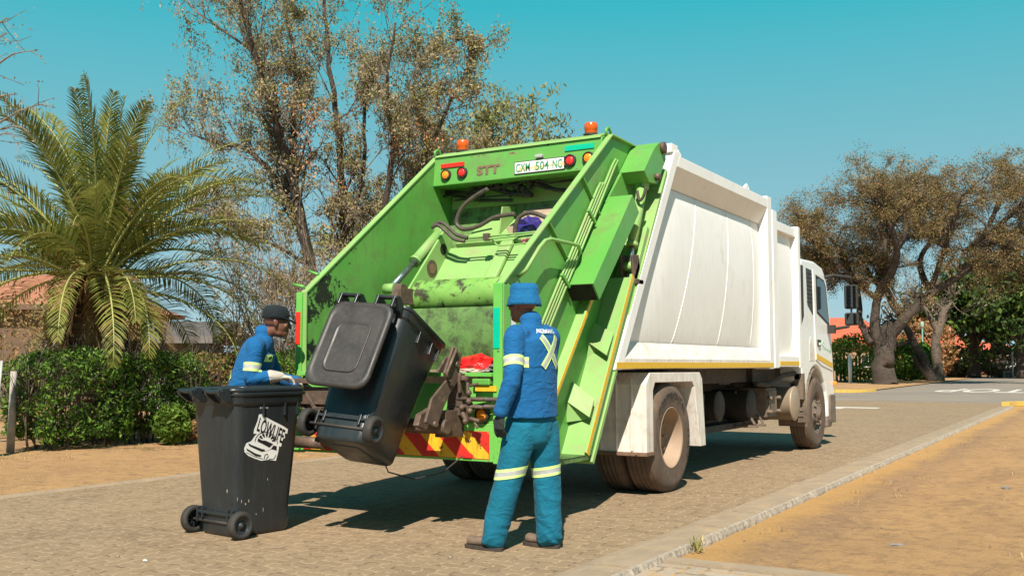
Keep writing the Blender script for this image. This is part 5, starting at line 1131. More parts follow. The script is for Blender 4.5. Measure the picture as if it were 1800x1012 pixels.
# man in the bucket hat, seen from behind on the right
J1 = dict(head=(.075, -.02, 1.655), neck=(.085, -.085, 1.50), Lsh=(-.11, -.10, 1.44), Rsh=(.30, -.085, 1.44), Lelb=(-.175, -.13, 1.155), Lwr=(-.20, -.05, .93), Relb=(.35, .0, 1.17), Rwr=(.27, .17, 1.02), Lhip=(.015, -.06, .84), Rhip=(.19, -.09, .84), Lkn=(-.045, .0, .49), Rkn=(.22, -.11, .49), Lank=(-.11, .085, .10), Rank=(.20, -.15, .10), Ltoe=(-.14, .25, 0), Rtoe=(.2, .06, 0), hem=(.105, -.075, .895))
ya = radians(171)
R1 = person('man in a blue bucket hat and blue workwear standing behind the truck watching the lifter', (-3.53, 5.97, 0), ya, J1, dict(jacket=[(.215, .13), (.225, .145), (.21, .148), (.215, .155)], hem=.895, head_yaw=radians(-6), head_pitch=.0))
root, q, f, r, hf, hr, hu, P, body_, jk, tr_, sh = R1
boot(root, q['Lank'] * 1.0 - f * .075 - Vector((0, 0, q['Lank'].z)), q['Lank'] - Vector((0, 0, q['Lank'].z)) + f * .225 - r * .03, q['Lank']); boot(root, q['Rank'] - Vector((0, 0, q['Rank'].z)) - f * .075 + r * .01, q['Rank'] - Vector((0, 0, q['Rank'].z)) + f * .215 - r * .01, q['Rank'])
mb = MB(); gw = q['Lwr'] - Vector((0, 0, .01)); hand(mb, gw, gw + Vector((0, 0, -.095)) + f * .015, r, .38, f, .085); chain(mb, [gw + Vector((0, 0, .05)), gw - Vector((0, 0, .01))], [.036, .032], f, 14); wear('glove', vox(mb, .0042, 2), [glove_b], root)
mb = MB(); gw = q['Rwr']; hand(mb, gw, gw + f * .085 - r * .03, -Vector((0, 0, 1)), .5, -r, .085); wear('glove', vox(mb, .0042, 2), [glove_b], root)
# bucket hat
def hat(prof, c, hf, hr, hu, m_, name, root, wob=.004, ax=1.0, ay=1.13):
    mb = MB(); n = 40; rings = []
    for i, (rad, h) in enumerate(prof): rings.append([c + hr * rad * ax * cos(2 * pi * j / n) + hf * rad * ay * sin(2 * pi * j / n) + hu * (h + wob * (rad / .1) * sin(4 * pi * j / n + i * .4) + wob * noise.noise(Vector((j * .4, i * .6, 1)))) for j in range(n)])
    loft(mb, rings, 0, False, True); o = obj(name, mb, m_, root, 0, abs_=False, norm=False); sd = o.modifiers.new('t', 'SOLIDIFY'); sd.thickness = .003; return o
hc = q['head'] + hu * .03 - hf * .012
hat([(.116, -.030), (.112, -.010), (.106, .018), (.1, .036), (.0955, .042), (.0945, .08), (.09, .105), (.078, .118), (.05, .125), (.02, .127)], hc, hf, hr, hu, hat_m, 'bucket_hat', root)
UZ = Vector((0, 0, 1))
ad = (q['Lelb'] - q['Lsh']).normalized(); pb = q['Lsh'].lerp(q['Lelb'], .62)
band(jk, lambda c: (c - pb).length < .115 and (c - q['neck']).dot(r) < -.02 and (c - pb).dot(r) < .082, bandplanes(pb, ad - f * .15, .066), [lime, silver], 'reflective_band', jk)
for s in 'LR':
    pk_ = q[s + 'kn'] + UZ * .03; band(tr_, lambda c, s=s: (c - q[s + 'kn']).length < (c - q[('R' if s == 'L' else 'L') + 'kn']).length and (c - pk_).length < .2, bandplanes(pk_, UZ + f * .12 - r * .1, .066), [lime, silver], 'reflective_band', tr_)
cb_ = q['neck'] * .5 + q['hem'] * .5; cb_ = Vector((cb_.x, cb_.y, 1.335)) + r * .02
_, pr_ = X_on_back(jk, cb_, f, r, root, .105)
mb = MB(); V, Fs = textmesh('ASSMANG', 1, .012); x0 = min(p.x for p in V); x1 = max(p.x for p in V)
mb.add([pr_(-.095 + .16 * (p.x - x0) / (x1 - x0), .126 + .042 * p.y, .016) for p in V], Fs); obj('back_lettering', mb, whiteflat, jk, 0, abs_=False, norm=False)

# man in the black cap at the lifter controls
J2 = dict(head=(-.02, -.02, 1.590), neck=(-.07, -.12, 1.465), Lsh=(-.27, -.08, 1.400), Rsh=(.11, -.21, 1.400), Relb=(.13, -.24, 1.135), Rwr=(.15, -.075, 1.150), Lelb=(-.28, .04, 1.135), Lwr=(-.12, .18, 1.095), Lhip=(-.24, -.24, 0.895), Rhip=(-.07, -.28, 0.895), Lkn=(-.22, -.12, .48), Rkn=(-.04, -.26, .48), Lank=(-.22, -.16, .10), Rank=(-.02, -.38, .10), Ltoe=(-.22, .1, 0), Rtoe=(.02, -.12, 0), hem=(-.16, -.25, 0.935))
y2 = radians(54)
R2_ = person('man in a black cap and blue workwear working the lifter behind the upright bin', (-5.95, 6.22, 0), y2, J2, dict(jacket=[(.205, .135), (.215, .155), (.20, .16), (.195, .165)], hem=.90, head_yaw=radians(-5), head_pitch=.12))
root, q, f, r, hf, hr, hu, P, body_, jk, tr_, sh = R2_
boot(root, q['Lank'] - UZ * .1 - f * .075, q['Lank'] - UZ * .1 + f * .22, q['Lank']); boot(root, q['Rank'] - UZ * .1 - f * .075, q['Rank'] - UZ * .1 + f * .22, q['Rank'])
mb = MB(); gw = q['Rwr'] + f * .055; hand(mb, gw, gw + f * .09 - UZ * .012, -UZ, .55, -r, .085); chain(mb, [gw - f * .075, gw - f * .03, gw + f * .015], [.056, .048, .038], r, 14); wear('glove', vox(mb, .0045, 2), [glove_w], root)
mb = MB(); gw = q['Lwr']; hand(mb, gw, gw + f * .08 - UZ * .02 + r * .03, -UZ, .5, r, .08); wear('glove', vox(mb, .0045, 2), [glove_w], root)
hc = q['head'] + hu * .035 - hf * .015
cp = hat([(.099, -.004), (.0995, .02), (.099, .048), (.093, .075), (.078, .097), (.052, .111), (.02, .117)], hc, hf, hr, hu, cap_m, 'cap', root, .0012, .95, 1.13)
mb = MB(); n = 14; top = []; 
for i in range(n + 1):
    a = pi * (i / n) ; inner = hc + hr * .086 * cos(a) + hf * (.098 * sin(a)) + hu * .012; outer = hc + hr * .078 * cos(a) + hf * (.075 + .105 * sin(a) ** .7) + hu * (.016 - .030 * sin(a)); top += [inner, outer]
mb.add(top, [(2 * i, 2 * i + 1, 2 * i + 3, 2 * i + 2) for i in range(n)], 0, True); o = obj('peak', mb, cap_m, cp, 0, abs_=False, norm=False); sd = o.modifiers.new('t', 'SOLIDIFY'); sd.thickness = .005
ad = (q['Relb'] - q['Rsh']).normalized(); pb = q['Rsh'].lerp(q['Relb'], .66)
band(jk, lambda c: (c - pb).length < .13 and (c - pb).dot(r) > -.055 and (c - pb).dot(f) < .065, bandplanes(pb, ad, .072), [lime, silver], 'reflective_band', jk)
cb_ = Vector((q['hem'].x, q['hem'].y, 1.24)); X_on_back(jk, cb_, f, r, root, .118)
for s in 'LR':
    pk_ = q[s + 'kn'] + UZ * .03; band(tr_, lambda c, s=s: (c - pk_).length < .2 and (c - q[s + 'kn']).length < (c - q[('R' if s == 'L' else 'L') + 'kn']).length, bandplanes(pk_, UZ, .066), [lime, silver], 'reflective_band', tr_)
bd = chest_c = q['Rsh'] * .5 + q['neck'] * .5; strips(jk, Vector((bd.x, bd.y, 1.30)) + r * .03, -r, UZ, -f, [((-.04, 0), (.04, 0), .06, 0, .006), ((-.012, -.008), (.02, .012), .02, 1, .008)], [lime, blackflat], 'chest_badge', jk)
# ------------------------------------------------------------------ vegetation
def quads(C, N1, N2):
    """leaf quads: centre C, half-axis vectors N1 (length), N2 (width); kite shaped"""
    n = len(C); V = np.empty((n, 4, 3)); V[:, 0] = C - N1; V[:, 1] = C + N2 - N1 * .1; V[:, 2] = C + N1; V[:, 3] = C - N2 - N1 * .1
    return V.reshape(-1, 3), np.arange(n * 4).reshape(n, 4)
def rdir(n, rg, down=0.0):
    d = rg.normal(size=(n, 3)); d[:, 2] -= down; return d / np.linalg.norm(d, axis=1)[:, None]
def leaves(name, C, size, asp, mats, probs, parent, rg, down=0.0, seed=0):
    n = len(C); d = rdir(n, rg, down); t = rdir(n, rg); w = np.cross(d, t); w /= np.linalg.norm(w, axis=1)[:, None] + 1e-9
    s = size * rg.uniform(.6, 1.3, n)[:, None]; V, F = quads(C, d * s, w * s * asp)
    return put(name, rawmesh(name, V - np.array(worldloc(parent)) if parent else V, F, mats, rg.choice(len(mats), n, p=probs)), parent, False)
class Tree:
    def __init__(s, seed, flat=1.0): s.flat = flat; s.rg = np.random.default_rng(seed); s.mb = MB(); s.tips = []; s.tw = MB()
    def limb(s, pts, r0, r1, n=10):
        pts = [Vector(p) for p in pts]; P, _ = catmull(pts, [.1] * len(pts), 5); k = len(P); rg = s.rg
        P = [p + Vector(rg.normal(size=3)) * r0 * .10 * (0 if i == 0 else 1) for i, p in enumerate(P)]
        rs = [r0 + (r1 - r0) * (i / (k - 1)) ** .8 for i in range(k)]; s.mb.tube(P, rs, n); return P, rs
    def grow(s, p, d, L, r, lev, up=.1, spread=.6, minr=.004, kids=(3, 5), droop=0.0, wig=.25, thin=.5):
        rg = s.rg; n = 4 if lev > 0 else 3; pts = [Vector(p)]; d = Vector(d).normalized(); 
        for i in range(n):
            d = (d + Vector(rg.normal(size=3)) * wig + Vector((0, 0, up - droop * (i / n)))).normalized(); pts.append(pts[-1] + d * L / n)
        (s.mb if r > .03 else s.tw).tube(pts, [r + (r * thin - r) * i / n for i in range(n + 1)], 6 if r > .03 else 3)
        if lev == 0:
            s.tips.append((pts[1], pts[-1])); return
        for k in range(int(rg.integers(kids[0], kids[1] + 1))):
            t = rg.uniform(.25, 1.0); i = min(int(t * n), n - 1); q = pts[i].lerp(pts[i + 1], t * n - i); dd = (pts[i + 1] - pts[i]).normalized()
            nd = (dd + Vector(rg.normal(size=3)) * spread); nd.z *= s.flat; nd.normalize(); s.grow(q, nd, L * rg.uniform(.5, .78), r * rg.uniform(.4, .6), lev - 1, up, spread, minr, kids, droop, wig, thin)
    def cloud(s, per, rad, along=True):
        rg = s.rg; A = np.array([[*a] for a, b in s.tips]); B = np.array([[*b] for a, b in s.tips]); n = len(A); t = rg.uniform(0, 1.1, (n, per, 1)); C = A[:, None] + (B - A)[:, None] * t + rg.normal(size=(n, per, 3)) * rad; return C.reshape(-1, 3)
    def build(s, root, trunk_mat, twig_mat=None):
        if s.mb.v: obj('trunk', s.mb, trunk_mat, root, norm=False)
        if s.tw.v: obj('twigs', s.tw, twig_mat or trunk_mat, root, norm=False)

# --- tall sparse tree with many stems, behind the truck
def bigtree():
    D = 24.0; base = PD(592, 640, D); base.z = 0
    root = thing('tall_tree', 'tall sparse olive leaved tree with several dark stems rising above the green loader', 'tree', base)
    T_ = Tree(11)
    def pl(pts, dz): return [PD(x, y, D + dz * i / len(pts)) for i, (x, y) in enumerate(pts)]
    limbs = [([(592, 753), (575, 640), (555, 540), (545, 470)], .24, .17, 0), ([(545, 470), (522, 350), (492, 240), (455, 120), (425, 10), (400, -110)], .15, .02, -2), ([(540, 440), (495, 330), (440, 268), (385, 252), (340, 235)], .11, .015, 1.5),
             ([(520, 350), (515, 240), (520, 120), (500, 0), (500, -120)], .10, .02, 2), ([(600, 753), (605, 600), (604, 420), (596, 240), (580, 120), (570, 0), (575, -130)], .16, .02, 1.5),
             ([(612, 753), (640, 560), (668, 400), (690, 270), (682, 150), (696, 40)], .15, .02, -1.5), ([(660, 430), (722, 330), (765, 240), (800, 160), (828, 112)], .10, .01, -1), ([(640, 560), (700, 440), (740, 340), (750, 240), (735, 150)], .10, .015, 2.5),
             ([(590, 600), (640, 470), (700, 380), (790, 330), (850, 300)], .10, .02, 3), ([(492, 240), (470, 120), (400, 60), (345, 20)], .07, .012, 1), ([(545, 470), (480, 430), (430, 420), (400, 400)], .05, .01, -1), ([(560, 560), (500, 520), (470, 500)], .05, .01, -1), ([(604, 420), (640, 300), (640, 200), (655, 120)], .08, .012, 1), ([(690, 270), (720, 190), (740, 110)], .06, .01, 1)]
    rg = T_.rg
    for li, (pts, r0, r1, dz) in enumerate(limbs):
        P, rs = T_.limb(pl(pts, dz), r0, r1)
        if li == 0: continue
        k = len(P); cnt = int(9 + 2.8 * len(pts)); LL = {1: 1.0, 2: .9, 4: .9, 5: .95, 6: .6, 9: .9}.get(li, .7); sp_ = .5
        for j in range(cnt):
            t = rg.uniform(.18 if r0 > .15 else .1, 1.0); i = min(int(t * (k - 1)), k - 2); d = (P[i + 1] - P[i]).normalized(); nd = (d * 1.0 + Vector(rg.normal(size=3)) * .5 + Vector((0, 0, .2))).normalized()
            T_.grow(P[i], nd, rg.uniform(.8, 1.6) * LL, max(rs[i] * .33, .014), 2, .14, .48, .003, (3, 5), .2, .2)
    # drooping grey twigs
    tips = list(T_.tips); dr = MB(); hang = []
    for (a, b) in tips[::4]:
        p = Vector(b); pts = [p]; d = Vector((rg.normal() * .3, rg.normal() * .3, -.4))
        for i in range(4): d = (d + Vector((0, 0, -.35)) + Vector(rg.normal(size=3)) * .12).normalized(); pts.append(pts[-1] + d * rg.uniform(.08, .22))
        dr.tube(pts, [.006, .005, .004, .003, .002], 3); hang.append((pts[1], pts[-1]))
    T_.build(root, bark_d, bark_p); obj('hanging_twigs', dr, bark_p, root, norm=False)
    C = T_.cloud(26, .07); keep = np.array([noise.noise(Vector(c) * 1.5) for c in C]) > -.12; C = C[keep]
    leaves('foliage', C, .041, .45, [leaf_olive, leaf_grey, leaf_lime], [.52, .36, .12], root, rg, .4)
    T2 = Tree(12); T2.tips = hang; C2 = T2.cloud(5, .04); leaves('dry_foliage', C2, .045, .35, [leaf_grey, leaf_olive], [.75, .25], root, rg, 1.0)
    C3 = []
    for (x, y) in ((541, 205), (555, 212), (537, 240), (548, 200), (512, 190), (498, 165), (795, 165), (738, 232), (728, 222), (770, 240), (600, 330), (530, 260), (545, 290), (700, 250)): c = np.array(PD(x, y, D - 1)); C3.append(c + rg.normal(size=(30, 3)) * .13)
    leaves('orange_foliage', np.concatenate(C3), .045, .5, [leaf_or], [1.0], root, rg, .3)
bigtree()
def simple_tree(name, label, px, D, H, spec, seed, bmat, lmats, probs, lsize, per, rad, lev=3, L=1.6, up=.1, spread=.6, droop=0, asp=.5, keepth=-.3, kids=(3, 5), group=None, down=.2, zb=0, zmin=-9, flat=1.0):
    """limbs given as offsets in metres from the foot (x across, y away, z up)"""
    base = PD(px, 640, D); base.z = zb; root = thing(name, label, 'tree', base, group=group); T_ = Tree(seed, flat); rg = T_.rg; ex = Vector(RT); ey = Vector((FW[0], FW[1], 0)).normalized()
    for (pts, r0, r1, cnt, t0) in spec:
        P, rs = T_.limb([base + ex * a + ey * b + Vector((0, 0, c)) for a, b, c in pts], r0, r1, 12); k = len(P)
        for j in range(cnt):
            t = rg.uniform(t0, 1.0); i = min(int(t * (k - 1)), k - 2); d = (P[i + 1] - P[i]).normalized(); nd = (d * .8 + Vector(rg.normal(size=3)) * .8).normalized(); T_.grow(P[i], nd, L * rg.uniform(.6, 1.2), max(rs[i] * .4, .015), lev, up, spread, .003, kids, droop, .2)
    T_.build(root, bmat)
    if per and T_.tips:
        C = T_.cloud(per, rad); kp = np.array([noise.noise(Vector(c) * (2.0 / L)) for c in C]) > keepth; kp &= C[:, 2] > zmin + np.array([noise.noise(Vector(c) * .4) for c in C]) * 1.5; leaves('foliage', C[kp], lsize, asp, lmats, probs, root, rg, down)
    return root
# paler weeping tree behind
simple_tree('weeping_tree', 'pale green weeping tree behind the header beam, right of the tall tree', 872, 32.5, 10, [([(0, 0, 0), (.1, 0, 3), (-.3, 0, 5.5), (-.9, .3, 7.4), (-1.0, .2, 8.6)], .3, .05, 14, .4), ([(.1, 0, 3), (.5, .2, 6), (.7, 0, 8.2), (.6, 0, 9.9)], .18, .03, 16, .25), ([(.2, 0, 4), (1.0, -.3, 6.6), (1.3, 0, 8.6), (1.2, 0, 9.2)], .15, .03, 14, .25), ([(0, 0, 3), (-1.2, .5, 5.8), (-2.0, .3, 7.0)], .12, .02, 10, .3), ([(0, 0, 3), (.6, .5, 5.8), (1.2, .3, 7.0)], .12, .02, 10, .3)],
            21, bark, [leaf_pep, leaf_olive], [.75, .25], .10, 13, .14, 2, 1.5, .12, .5, .8, .35, down=1.2)
simple_tree('bushy_tree', 'dense green tree low behind the left side of the loader', 700, 32, 6, [([(0, 0, 0), (.1, 0, 2.4), (-.3, 0, 4.0)], .2, .06, 12, .4), ([(0, 0, 2), (.9, .2, 4.2), (1.4, 0, 5.4)], .12, .03, 14, .3), ([(0, 0, 2), (-1.3, 0, 3.8), (-1.6, 0, 4.6)], .12, .03, 12, .3), ([(0, 0, 2), (2.2, 0, 4.8), (2.8, 0, 5.8)], .1, .03, 12, .4)],
            22, bark, [leaf_olive, leaf_pep], [.6, .4], .10, 12, .16, 2, 1.3, .1, .6, .2, .5)
# bare thicket between the palm and the loader
def thicket(name, label, cx0, cx1, D, n, h0, h1, seed, mats, probs, per, lsz, cat='shrub'):
    base = PD((cx0 + cx1) / 2, 640, D); base.z = 0; root = thing(name, label, cat, base); T_ = Tree(seed); rg = T_.rg
    for i in range(n):
        b = PD(rg.uniform(cx0, cx1), 640, D + rg.uniform(-1, 1.5)); b.z = 0; T_.grow(b, Vector((rg.normal() * .22, rg.normal() * .2, 1)), rg.uniform(h0, h1), .022, 2, .25, .38, .003, (4, 7), .0, .13)
    T_.build(root, bark_p, bark_p)
    C = T_.cloud(per, .07); leaves('foliage', C, lsz, .45, mats, probs, root, rg, .3)
thicket('bare_thicket', 'tangle of bare pale twigs with pinkish brown leaves between palm and loader', 425, 585, 20.5, 20, 1.5, 2.7, 31, [leaf_grey, leaf_brown, leaf_lime], [.6, .3, .1], 3, .045)
thicket('dry_shrub', 'dry golden brown shrub behind the man in the black cap', 480, 560, 23.5, 16, .8, 1.25, 32, [leaf_brown, leaf_or], [.85, .15], 7, .045)

# --- date palm
def palm():
    D = 17.0; base = PD(168, 640, D); base.z = 0
    root = thing('palm_tree', 'large date palm with long arching fronds above the hedge on the left', 'palm tree', base); rg = np.random.default_rng(7)
    mb = MB(); prof = [(.42, 0), (.40, .5)]
    for i in range(16): z = .5 + i * .125; prof += [(.36 + .06 * sin(i * 1.3), z), (.47, z + .05), (.40, z + .07)]
    prof += [(.33, 2.55), (.18, 2.9)]; mb.lathe(prof, base, (0, 0, 1), 22, sm=False)
    tk = obj('trunk', mb, palmtrunk_m, root)
    mb = MB()
    for i in range(150):
        a = rg.uniform(0, 2 * pi); z = rg.uniform(.6, 2.7); r0 = .38; p = base + Vector((cos(a) * r0, sin(a) * r0, z)); e = p + Vector((cos(a) * rg.uniform(.15, .5), sin(a) * rg.uniform(.15, .5), rg.uniform(-.25, .30))); mb.beam(p, e, .07, .025)
    obj('frond_stubs', mb, palmtrunk_m, tk, norm=False)
    crown = base + Vector((0, 0, 2.75)); fr = []
    golden = 2.399963
    specs = []
    for i in range(74):
        az = i * golden + rg.normal() * .12; t = i / 73; el = radians(88 - 88 * t ** 1.15 + rg.normal() * 5); L = rg.uniform(3.1, 3.65) * (.9 if t > .7 else 1); specs.append((az, el, L, .46 + .78 * t, 0))
    for i in range(22): specs.append((rg.uniform(0, 6.28), radians(rg.uniform(-65, -15)), rg.uniform(1.2, 2.0), .9, 1))
    for (az, el, L, bend, dry) in specs:
        V = []; F = []; mi = []; n = 22; p = Vector(crown) + Vector((cos(az) * .15, sin(az) * .15, rg.uniform(-.3, .25))); e = el; pts = [p.copy()]; h = Vector((cos(az), sin(az), 0)); tw = rg.normal() * .18
        for k in range(n):
            s_ = (k + 1) / n; e -= bend * (.35 + 2.0 * s_ ** 1.6) / n * 1.25; az2 = az + tw * s_; h = Vector((cos(az2), sin(az2), 0)); pts.append(pts[-1] + (h * cos(e) + Vector((0, 0, sin(e)))) * L / n)
        pts_a = np.array([tuple(q) for q in pts]); roll = rg.normal() * .45
        m_ = 62
        for side in (1, -1):
            for k in range(m_):
                t = .13 + .86 * (k + rg.uniform(-.3, .3)) / m_; x = t * n; i = min(int(x), n - 1); q = pts_a[i] * (1 - (x - i)) + pts_a[i + 1] * (x - i); tg_ = pts_a[i + 1] - pts_a[i]; tg_ /= np.linalg.norm(tg_)
                sd = np.cross(tg_, [0, 0, 1.]); sd /= np.linalg.norm(sd) + 1e-6; upv = np.cross(sd, tg_); sd2 = sd * cos(roll) + upv * sin(roll); up2 = upv * cos(roll) - sd * sin(roll)
                ll = (.50 * (sin(pi * min(1, t * .95 + .06)) ** .55) * (1 - .35 * t) + .05) * rg.uniform(.85, 1.1); fa = .75 + .5 * t
                d = sd2 * side * 1.0 + tg_ * fa + up2 * (.35 + rg.normal() * .12); d /= np.linalg.norm(d); w = tg_ * .0175 - d * (tg_ @ d) * .0175; wn_ = w + up2 * .004
                m1 = q + d * ll * .55; dd = d + np.array([0, 0, -.35 - .3 * (dry)]); dd /= np.linalg.norm(dd); e2 = m1 + dd * ll * .45
                b = len(V); V += [q - wn_ * .6, q + wn_ * .6, m1 + wn_, m1 - wn_, e2 + wn_ * .15, e2 - wn_ * .15]; F += [(b, b + 1, b + 2, b + 3), (b + 3, b + 2, b + 4, b + 5)]; y_ = 1 if (dry or rg.random() < .07) else 0; mi += [y_, y_]
        f_ = put('frond', rawmesh('frond', np.array(V) - np.array(base), np.array(F), [palm_g, palm_y], mi), root, False)
        rb = MB(); rb.tube(pts, [.028 * (1 - k / n) + .004 for k in range(n + 1)], 5); obj('frond_rib', rb, palm_y if dry else palm_r, f_, norm=False)
palm()

# --- clipped hedge along the verge, one shrub after another
def shrub(name, label, cx, cy, rx, ry, h, n, mats, probs, seed, z0=.1, lsz=.045, cat='hedge', group=None, stem=True, gaps=-.35, boxy=True):
    root = thing(name, label, cat, (cx, cy, 0), group=group); rg = np.random.default_rng(seed)
    u = rg.uniform(-1, 1, (n * 2, 3)); p = 4.0 if boxy else 2.0; nr = (np.abs(u) ** p).sum(1) ** (1 / p); u = u / nr[:, None]; sh = 1 - np.abs(rg.normal(size=len(u))) * .13
    bmp = np.array([noise.noise(Vector(q) * 2.2 + Vector((seed, 0, 0))) * .22 + noise.noise(Vector(q) * 6 + Vector((seed, 3, 0))) * .10 for q in u]); u = u * (sh * (1 + bmp))[:, None]
    C = u * np.array([rx, ry, (h - z0) / 2]) + np.array([cx, cy, (h + z0) / 2]); g_ = np.array([noise.noise(Vector(c) * 3.3) for c in C]); C = C[g_ > gaps][:n]
    C[:, 2] = np.maximum(C[:, 2], .03)
    d = rdir(len(C), rg); t = rdir(len(C), rg); leaves('foliage', C, lsz, .38, mats, probs, root, rg, -.5)
    if stem:
        T_ = Tree(seed)
        for k in range(int(8 * ry / .5)):
            b = Vector((cx + rg.normal() * rx * .3, cy + rg.uniform(-.8, .8) * ry, 0)); T_.grow(b, Vector((rg.normal() * .3, rg.normal() * .3, 1)), h * .7, .02, 2, .2, .5, .003, (4, 6), 0, .15)
        T_.build(root, bark)
    return root
hg = 'shrubs of the clipped hedge behind the verge'
hx = -13.55
HS = [('dense dark green hedge shrub at the far left beside the white post', 9.75, .95, 1.45, [leaf_hedge, leaf_dk], [.6, .4], 11000, .12), ('dark green hedge shrub under the palm trunk', 11.3, .75, 1.42, [leaf_hedge, leaf_dk], [.55, .45], 9000, .2),
      ('half dead brown hedge shrub between two green ones', 12.65, .70, 1.42, [leaf_brown, leaf_hedge], [.62, .38], 5600, .35), ('leafy green hedge shrub left of the man in the black cap', 14.2, .95, 1.45, [leaf_hedge, leaf_bush], [.8, .2], 10500, .15),
      ('green hedge shrub directly behind the man in the black cap', 16.2, 1.1, 1.45, [leaf_hedge, leaf_bush], [.8, .2], 10500, .15), ('green hedge shrub beside the left edge of the loader', 18.6, 1.3, 1.5, [leaf_hedge, leaf_bush], [.8, .2], 9500, .15)]
for i, (lb, y, ry, h, mm, pp_, n, z0) in enumerate(HS): shrub('hedge_shrub', lb, hx + .1 * sin(i * 2), y, .62, ry, h, n, mm, pp_, 40 + i, z0, .042, 'hedge', hg, gaps=-.3 if i != 2 else -.12)
tf_ = PZ(310, 782); shrub('small_bush', 'small bright green bush at the foot of the hedge by the upright bin', tf_.x - .1, tf_.y, .26, .26, .62, 2600, [leaf_bush, leaf_hedge], [.7, .3], 51, .02, .05, 'bush', None, False, -.5, False)
tf_ = PZ(338, 778); shrub('dry_bush', 'small dry reddish brown bush beside the bright green one', tf_.x - .2, tf_.y + .1, .2, .2, .34, 700, [leaf_brown, leaf_or], [.8, .2], 52, .02, .045, 'bush', None, False, -.5, False)
# --- thorn tree outside the left edge, its bare twigs reach into view
def thorn():
    D = 12.0; base = PD(-190, 640, D); base.z = 0; root = thing('thorn_tree', 'bare thorn tree at the left edge whose pinkish twigs reach into the sky', 'tree', base); T_ = Tree(61); rg = T_.rg
    T_.limb([base, PD(-180, 400, D), PD(-160, 200, D), PD(-150, 60, D)], .12, .05)
    th = MB()
    for pts in ([(-165, 200), (-60, 150), (0, 110), (25, 95), (68, 88)], [(-160, 90), (-60, 50), (-10, 42), (14, 33)], [(-165, 180), (-70, 190), (0, 170), (30, 165)], [(-165, 300), (-60, 250), (0, 215), (35, 195), (75, 184), (95, 190)], [(-160, 260), (-70, 240), (0, 228), (30, 222), (52, 232)], [(-160, 150), (-60, 90), (-10, 70), (12, 58)], [(-165, 330), (-60, 290), (-5, 240), (20, 235)]):
        P, rs = T_.limb([PD(x, y, D - i * .15) for i, (x, y) in enumerate(pts)], .022, .004, 5)
        for k in range(46):
            i = int(rg.integers(3, len(P) - 1)); q = P[i].lerp(P[i + 1], rg.random()); d = Vector(rg.normal(size=3)).normalized(); th.tube([q, q + d * rg.uniform(.03, .06)], [.003, .001], 3)
        for k in range(3): i = int(rg.integers(6, len(P) - 1)); T_.grow(P[i], (P[i + 1] - P[i]).normalized() + Vector(rg.normal(size=3)) * .5, .4, .006, 0)
    T_.build(root, bark_p, bark_p); obj('thorns', th, bark_p, root, norm=False)
    C = T_.cloud(6, .04); leaves('foliage', C, .02, .5, [leaf_grey], [1.], root, rg)
thorn()
# --- umbrella thorn beyond the crossing
AD = 62.0; k_ = AD / 1768.
ab = PD(1555, 672, AD)
acs = []
def ap(x, y, dz=0): return ((x - 1555) * k_, dz, (672 - y) * k_)
spec = [([ap(1555, 672), ap(1552, 640), ap(1556, 610), ap(1566, 570)], 0.80, .46, 0, .5), ([ap(1556, 610), ap(1540, 580), ap(1545, 520), ap(1552, 480), ap(1560, 400, 1)], .42, .10, 13, .5), ([ap(1562, 590), ap(1600, 540, -1), ap(1640, 505, -1), ap(1690, 470, -2), ap(1730, 420, -2)], .40, .10, 14, .5), ([ap(1535, 600), ap(1525, 560, 1), ap(1530, 500, 2), ap(1500, 430, 2), ap(1460, 370, 3)], .26, .08, 15, .5),
        ([ap(1545, 520), ap(1560, 450, -2), ap(1530, 380, -3), ap(1490, 330, -3)], .3, .07, 14, .4), ([ap(1585, 550), ap(1580, 490, 2), ap(1600, 420, 3), ap(1620, 340, 3)], .3, .07, 15, .4), ([ap(1640, 505), ap(1645, 450, 2), ap(1680, 390, 2), ap(1700, 340, 3)], .25, .06, 14, .4), ([ap(1690, 470), ap(1750, 440, 1), ap(1800, 400, 2), ap(1860, 390, 2)], .2, .06, 12, .3),
        ([ap(1552, 480), ap(1600, 400, 0), ap(1590, 340, 1), ap(1560, 310, 1)], .2, .05, 14, .4), ([ap(1530, 500), ap(1450, 440, 0), ap(1410, 400, -1)], .2, .05, 12, .4), ([ap(1700, 440), ap(1760, 380, -2), ap(1780, 350, -3)], .2, .05, 12, .3), ([ap(1640, 505), ap(1650, 420, -2), ap(1660, 360, -3), ap(1700, 320, -3)], .2, .05, 14, .3), ([ap(1730, 430), ap(1790, 330, 1), ap(1840, 320, 0)], .2, .05, 12, .2), ([ap(1545, 520), ap(1480, 470, 1), ap(1430, 440, 1), ap(1390, 430, 2)], .2, .05, 14, .3), ([ap(1560, 450), ap(1590, 380, 2), ap(1640, 310, 2)], .2, .05, 12, .4), ([ap(1730, 450), ap(1780, 480, 1), ap(1830, 500, 0)], .15, .05, 9, .2)]
simple_tree('acacia_tree', 'broad umbrella shaped acacia with brown foliage behind the cab', 1555, AD, 14, spec, 71, bark_d, [leaf_aca, leaf_acag], [.62, .38], .062, 14, .17, 3, 1.9, .05, .6, 0, .4, -.16, (4, 5), None, 0, flat=.55, zmin=(672 - 548) * k_)
